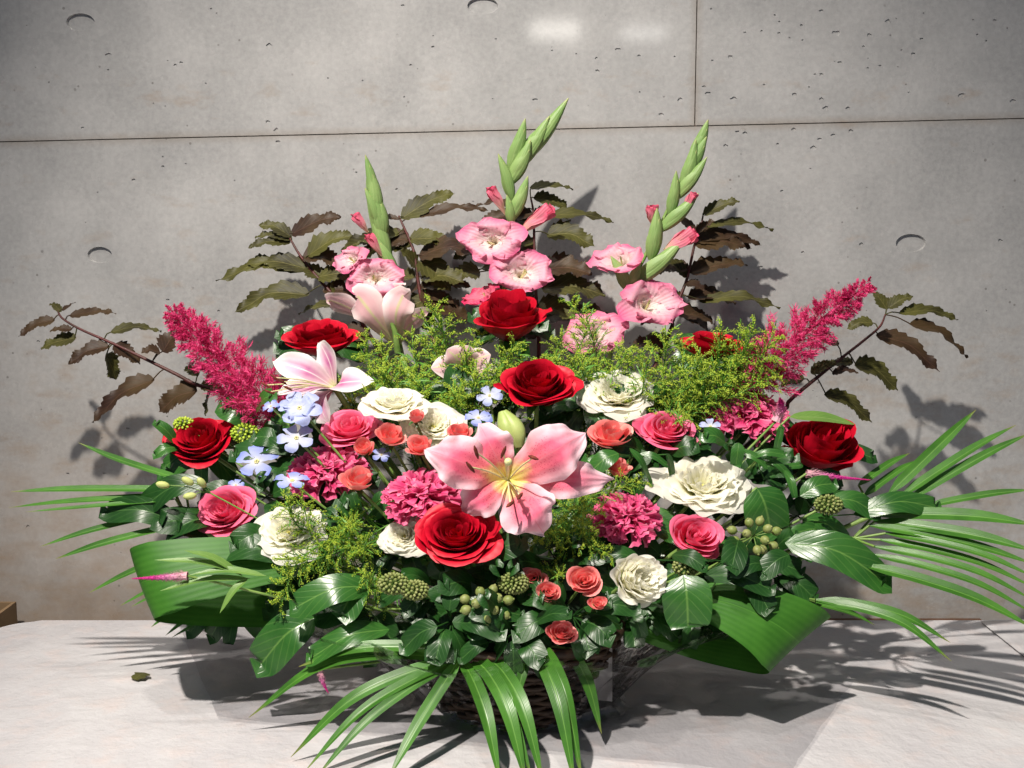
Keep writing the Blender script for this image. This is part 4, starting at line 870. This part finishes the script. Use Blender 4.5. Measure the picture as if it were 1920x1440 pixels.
frond('palm frond fanning out at the far left, above the table', (360, 990), -.06,
 [((345, 900), (147, 830), 17, -.05, .0, -.02), ((325, 918), (20, 922), 19, -.05, -.04, .01), ((330, 930), (16, 952), 20, -.05, -.05, .01), ((330, 936), (48, 960), 13, -.06, -.06, .0), ((320, 960), (75, 1025), 16, -.05, -.06, .02), ((330, 985), (104, 1048), 17, -.06, -.07, .02), ((350, 1030), (166, 1112), 17, -.05, -.06, .02), ((350, 1070), (225, 1136), 13, -.05, -.06, .0), ((360, 1080), (246, 1138), 13, -.05, -.06, .0), ((360, 1120), (283, 1176), 14, -.06, -.06, .0), ((390, 1130), (310, 1192), 14, -.06, -.06, .0), ((440, 1130), (321, 1196), 14, -.07, -.07, .0)], 1)
frond('palm frond rising to the right edge above its shadow', (1640, 965), -.02,
 [((1668, 925), (1830, 768), 26, .0, .05, .0), ((1690, 930), (1905, 797), 24, .0, .03, .02), ((1705, 935), (1932, 812), 22, .0, .02, .02), ((1740, 948), (1935, 918), 18, -.01, -.02, .02), ((1610, 910), (1705, 850), 18, .02, .06, .03), ((1620, 930), (1722, 862), 18, .02, .06, .03)], 2)
frond('palm frond arching over the right edge of the table', (1600, 1010), -.08,
 [((1640, 965), (1945, 985), 34, -.06, -.12, .03), ((1640, 978), (1945, 1035), 30, -.07, -.15, .03), ((1630, 985), (1945, 1060), 24, -.08, -.15, .03), ((1660, 1000), (1945, 1085), 22, -.09, -.17, .05), ((1650, 1012), (1945, 1105), 22, -.09, -.17, .05), ((1640, 1025), (1945, 1130), 22, -.11, -.19, .06), ((1635, 1040), (1945, 1155), 22, -.12, -.20, .06), ((1620, 1060), (1945, 1182), 30, -.13, -.21, .05)], 3)
frond('short palm frond below the long glossy leaf at lower right', (1500, 1120), -.09,
 [((1530, 1125), (1782, 1205), 22, -.13, -.18, .09), ((1530, 1128), (1784, 1240), 22, -.13, -.2, .12), ((1520, 1130), (1640, 1172), 18, -.1, -.12, .05)], 4)
h_ = (862, 1236)
frond('palm frond spreading over the front of the basket to the left', h_, -.215,
 [(h_, (466, 1346), 30, -.215, -.19, .14), ((858, 1222), (560, 1250), 30, -.21, -.20, .08), (h_, (545, 1420), 30, -.215, -.23, .12), (h_, (570, 1448), 26, -.215, -.25, .10), (h_, (590, 1460), 22, -.215, -.26, .08), (h_, (728, 1460), 30, -.22, -.27, .03)], 5)
frond('palm frond drooping over the middle of the basket', (870, 1232), -.21,
 [((868, 1240), (938, 1470), 34, -.22, -.30, .16), ((890, 1235), (988, 1475), 38, -.22, -.30, .2), ((915, 1232), (1020, 1475), 34, -.22, -.30, .2), ((880, 1232), (1000, 1470), 26, -.21, -.28, .18)], 6)
frond('palm frond drooping over the right side of the basket', (1000, 1208), -.20,
 [((995, 1212), (968, 1316), 24, -.22, -.25, .08), ((1000, 1215), (1078, 1475), 36, -.22, -.29, .2), ((1010, 1212), (1092, 1465), 34, -.22, -.28, .22), ((1060, 1215), (1128, 1376), 30, -.2, -.23, .2), ((990, 1215), (1075, 1440), 22, -.22, -.28, .18)], 7)

# ---- folded broad leaves
gf = 'folded broad strap leaves'
f = foot(W(560, 1070, -.08)); root = thing('folded_leaf', 'broad green leaf folded back on itself at the lower left', 'broad leaf', f, gf)
mb = MB(); P = [W(620, 1040, -.10), W(500, 1048, -.125), W(380, 1064, -.145), W(295, 1083, -.152), W(263, 1096, -.138), W(290, 1106, -.112), W(400, 1114, -.09), W(520, 1116, -.07), W(640, 1110, -.05)]
sv = W(287, 1163, -.165)-W(240, 1030, -.125)
blade(mb, P, np.linalg.norm(sv), lambda v: (.35+.65*min(1, v/.36)**.7) if v < .36 else 1-.1*(v-.36), side=sv, n=48, nu=15, cup=.04); mb.build('leaf', aspi, root); stem_part(root, P[-1], f, .003)
f = foot(W(1400, 1120, -.12)); root = thing('folded_leaf', 'broad green leaf folded back on itself at the lower right', 'broad leaf', f, gf)
mb = MB(); P = [W(1290, 1118, -.16), W(1370, 1132, -.18), W(1445, 1165, -.19), W(1488, 1195, -.185), W(1496, 1208, -.168), W(1460, 1214, -.15), W(1360, 1203, -.14), W(1260, 1186, -.13), W(1140, 1160, -.12)]
sv = W(1436, 1250, -.205)-W(1552, 1146, -.155)
blade(mb, P, np.linalg.norm(sv), lambda v: (.45+.55*min(1, v/.36)**.7) if v < .45 else max(.2, 1-.75*((v-.45)/.55)**1.6), side=sv, n=48, nu=15, cup=.04); mb.build('leaf', aspi, root); stem_part(root, P[0], f, .003)

# ---- glossy leaves placed one by one
gi = 'glossy leaf sprigs'
def sprig(label, leaves, seed, mat=leafd, y=None, name='leafy_sprig', wv=1., prof=broad, group=gi, nh0=(0, -.75, .6)):
    r = random.Random(seed); bx_ = sum(l[0][0] for l in leaves)/len(leaves); by_ = sum(l[0][1] for l in leaves)/len(leaves); yy = dep(bx_, by_) if y is None else y
    C_ = W(bx_, by_, yy+.02); f = foot(C_); root = thing(name, label, 'leaf sprig', f, group); stem_part(root, C_, f, .002)
    for k, (b, t, wd) in enumerate(leaves):
        A = W(*b, yy+r.uniform(-.01, .01)); T = W(*t, yy+r.uniform(-.03, .01)); L = np.linalg.norm(T-A)
        nh = nrm(np.array(nh0)+np.array((r.uniform(-.3, .3), 0, r.uniform(-.2, .2))))
        mb = MB(); blade(mb, [A, (A+T)/2+np.array((0, -.1*L, L*.12)), T-np.array((0, 0, L*.03)), T], S(wd, yy)*wv, prof, nrmh=nh, n=18, nu=9, fold=r.uniform(.05, .3), ruf=.025, rf=1.5, seed=seed*31+k, cup=-.08, twist=r.uniform(-.2, .2))
        mb.tube([C_, (C_+A)/2, A+(T-A)*.05], .0009, 5); mb.build('leaf', mat, root)
sprig('glossy pointed leaves at the far left over the palm leaflets', [((385, 905), (268, 948), 50), ((345, 985), (203, 955), 52), ((400, 1000), (300, 975), 62), ((410, 975), (330, 990), 60)], 1, leafd)
sprig('dark leaves around the leftmost red rose', [((480, 800), (418, 762), 50), ((500, 835), (545, 772), 56), ((335, 835), (293, 792), 24), ((335, 838), (292, 852), 26), ((400, 870), (320, 880), 34), ((480, 770), (510, 740), 40)], 2, leafm)
sprig('dark round leaves between the lower left pink rose and cream bloom', [((540, 1045), (415, 1030), 60), ((580, 1060), (500, 1095), 44), ((500, 1000), (440, 1020), 50), ((480, 1010), (420, 1070), 50)], 3, leafd)
sprig('glossy ivy leaves at the lower left edge above the table', [((700, 1100), (558, 1132), 62), ((590, 1158), (492, 1238), 84), ((730, 1180), (585, 1228), 52), ((680, 1095), (640, 1150), 70)], 4, leafm, -.17, 'ivy_sprig')
sprig('ivy leaves at the bottom centre above the front palm frond', [((780, 1130), (852, 1172), 34), ((945, 1160), (855, 1192), 40), ((905, 1055), (975, 1015), 56), ((900, 1060), (960, 1045), 50), ((940, 1120), (995, 1165), 34), ((860, 1150), (800, 1185), 44), ((1010, 1150), (1060, 1140), 36)], 5, leafd, -.19, 'ivy_sprig')
sprig('large rounded leaf right of the largest cream bloom', [((1420, 915), (1445, 995), 92)], 6, leafm, -.10)
sprig('long glossy pointed leaf at the right, pointing down to the palm', [((1472, 1018), (1655, 1082), 72)], 7, leafm, -.11)
sprig('glossy ivy leaves at the right below the last red rose', [((1505, 970), (1592, 1018), 40), ((1570, 1005), (1478, 1000), 30), ((1600, 965), (1752, 946), 46), ((1500, 930), (1560, 905), 40), ((1560, 935), (1640, 960), 44), ((1490, 1000), (1520, 1040), 40)], 8, leafm, -.07, 'ivy_sprig')
sprig('dark ivy leaf with pointed lobes under the lowest cream bloom', [((1282, 1078), (1290, 1168), 96)], 9, leafm, -.2, 'ivy_sprig')
sprig('glossy leaves between the lower right pink rose and the folded leaf', [((1320, 1080), (1442, 1100), 44), ((1440, 1058), (1378, 1070), 34), ((1385, 1010), (1372, 1062), 50), ((1480, 1040), (1430, 1072), 44), ((1200, 1050), (1130, 1040), 34), ((1400, 1090), (1440, 1140), 50), ((1260, 1040), (1320, 1060), 36)], 10, leafd, -.17)
sprig('slender green leaves beside the rightmost red rose', [((1400, 860), (1470, 850), 16), ((1385, 830), (1380, 870), 26), ((1440, 880), (1385, 845), 16), ((1430, 860), (1480, 890), 14), ((1360, 830), (1320, 815), 36), ((1450, 870), (1465, 800), 14), ((1430, 900), (1500, 870), 14), ((1470, 880), (1490, 930), 16)], 11, leafm, -.08)
sprig('slender green leaves under the round coral blooms', [((1200, 850), (1250, 870), 14), ((1180, 840), (1220, 900), 14), ((1160, 850), (1110, 880), 40), ((1130, 900), (1100, 860), 36), ((1250, 850), (1260, 890), 14)], 12, leafm, -.09)
sprig('green leaves left of the lowest coral rose at the basket rim', [((1000, 1190), (960, 1230), 26), ((1080, 1180), (1120, 1215), 26), ((990, 1170), (1030, 1210), 20), ((1100, 1150), (1160, 1170), 26)], 13, leafm, -.2)

# a leaf sprig behind every main bloom
r = random.Random(99)
for i, (px, py, short) in enumerate(sprig_sites):
    lv = []
    for k in range(8):
        a = r.uniform(0, 2*pi) if py < 950 else r.uniform(-.3, pi+.3); l = r.uniform(45, 85)*(.8 if py < 700 else 1)
        b = (px+cos(a)*18, py+14+sin(a)*10); t = (px+cos(a)*(l+28), py+18+sin(a)*l*.8)
        if py < 700 and t[1] < py-30: t = (t[0], py+20)
        lv.append((b, t, r.uniform(26, 50)))
    sprig('dark green leaf sprig tucked behind %s' % short, lv, 200+i, leafd if r.random() < .6 else leafm, dep(px, py)+.045, group='leaf sprigs tucked behind the blooms')
# low skirt of dark leaves hiding the foam, front and back
for i, (px, py, y, lb) in enumerate([(700, 1150, -.15, 'dark leaf sprig at the basket rim, lower left'), (840, 1165, -.225, 'dark leaf sprig hanging over the basket rim above the left front palm'), (960, 1185, -.235, 'dark leaf sprig hanging over the basket rim above the drooping palms'), (1070, 1150, -.215, 'dark leaf sprig hanging over the basket rim behind the lowest coral rose'), (820, 1100, -.18, 'dark leaf sprig under the large lower red rose, at the rim'), (940, 1110, -.20, 'dark leaf sprig around the green berry cluster'), (1040, 1060, -.15, 'dark leaf sprig above the front spray roses'), (1180, 1140, -.13, 'dark leaf sprig below the lowest cream bloom'), (1300, 1120, -.12, 'dark leaf sprig above the right folded leaf'), (1420, 1060, -.09, 'dark leaf sprig around the right berry cluster'), (600, 1090, -.09, 'dark leaf sprig behind the drooping goldenrod'), (500, 930, -.04, 'dark leaf sprig below the blue florets'), (1500, 970, -.03, 'dark leaf sprig in the shade under the mauve spike'), (1090, 1000, -.10, 'dark leaf sprig left of the lower right carnation'), (680, 980, -.10, 'dark leaf sprig beneath the middle carnation'), (900, 860, -.04, 'dark leaf sprig in the shade behind the big lily'), (1230, 860, -.04, 'dark leaf sprig under the coral pink rose stalk'), (450, 1130, -.03, 'dark leaf sprig inside the left folded leaf'), (1100, 760, 0, 'dark leaf sprig between the central blooms'), (830, 760, 0.01, 'dark leaf sprig deep behind the cream blooms'), (1380, 900, -.03, 'dark leaf sprig behind the slender light leaves'), (560, 850, -.02, 'dark leaf sprig behind the pale blue florets'), (1260, 1060, -.11, 'dark leaf sprig between the lower pink rose and cream bloom')]):
    lv = []
    for k in range(13):
        a = r.uniform(0, 2*pi); q = r.uniform(5, 60); l = r.uniform(50, 85); b = (px+cos(a)*q, py+sin(a)*q*.6); lv.append((b, (b[0]+cos(a)*l, b[1]+sin(a)*l*.6+8), r.uniform(30, 54)))
    sprig(lb, lv, 300+i, leafd, y, group='dark leaf sprigs filling the shade')

# ---- berries and tiny buds
gbr = 'green berry clusters'
def berries(px, py, n, sp, rad, y, label, seed, pom=False, mat=None):
    r = random.Random(seed); c = W(px, py, y); f = foot(c); root = thing('berry_cluster', label, 'berry cluster', f, gbr); sR = S(sp, y)
    stem_part(root, c, f, .0015); mb2 = MB(); tip = MB()
    for k in range(n):
        t = (k+.5)/n; el = math.acos(1-1.5*t); a = k*2.39996; d = np.array((sin(el)*cos(a)*1.25, -cos(el)*.8-.1, sin(el)*sin(a)*.85)); p = c+d*sR
        mb2.tube([c, p], .0005, 4)
        rr = S(rad, y)
        if pom: tip.blob(p, (rr, rr, rr*1.25), d, 6, 4)
        else:
            mb = MB(); mb.blob(p, (rr, rr, rr*1.1), d, 9, 7); mb.blob(p+nrm(d)*rr*1.02, rr*.3, d, 6, 4); mb.build('berry', mat or berry, root)
    mb2.build('stalks', stemg, root)
    if pom: tip.build('florets', mat or berry, root, kind='stuff')
berries(912, 1134, 13, 36, 10, -.225, 'loose cluster of round green berries, left of the front spray roses', 1)
berries(1413, 1005, 13, 36, 9, -.15, 'cluster of round green berries right of the lower pink rose', 2)
berries(738, 1094, 70, 22, 3.6, -.21, 'left one of two pompom berry heads under the lower cream bloom', 3, True)
berries(778, 1106, 70, 20, 3.6, -.21, 'right one of two pompom berry heads under the lower cream bloom', 4, True)
berries(963, 1093, 90, 22, 3.4, -.22, 'bright green pompom head touching the front spray roses', 5, True)
berries(1287, 1062, 60, 20, 3.2, -.18, 'small pompom head right of the lowest cream bloom', 6, True)
berries(1553, 946, 60, 20, 3.2, -.09, 'small pompom head under the mauve spike at right', 7, True)
berries(460, 812, 60, 20, 3.2, .01, 'pale green pompom right of the leftmost red rose', 8, True, solb)
berries(345, 795, 40, 14, 3.0, .02, 'pale green pompom left of the leftmost red rose', 9, True, solb)
pale = plain('pale_bud', (.40, .46, .14), (.5, .55, .2), .5)
f = foot(W(400, 920, -.08)); root = thing('bud_sprig', 'thin sprig with four pale yellow-green buds left of the lower pink rose', 'bud sprig', f); hub = W(395, 925, -.09); stem_part(root, hub, f, .001)
for (bx_, by_) in ((305, 909), (352, 902), (378, 905), (356, 930)):
    p = W(bx_, by_, -.10); mb = MB(); mb.blob(p, (.0045, .0045, .008), p-hub, 9, 7); mb.build('bud', pale, root); mb = MB(); mb.tube([hub, (hub+p)/2+np.array((0, 0, .003)), p], .0006, 4); mb.build('stalk', stemg, root)

for o in bpy.data.objects:
    if '_org' in o: del o['_org']
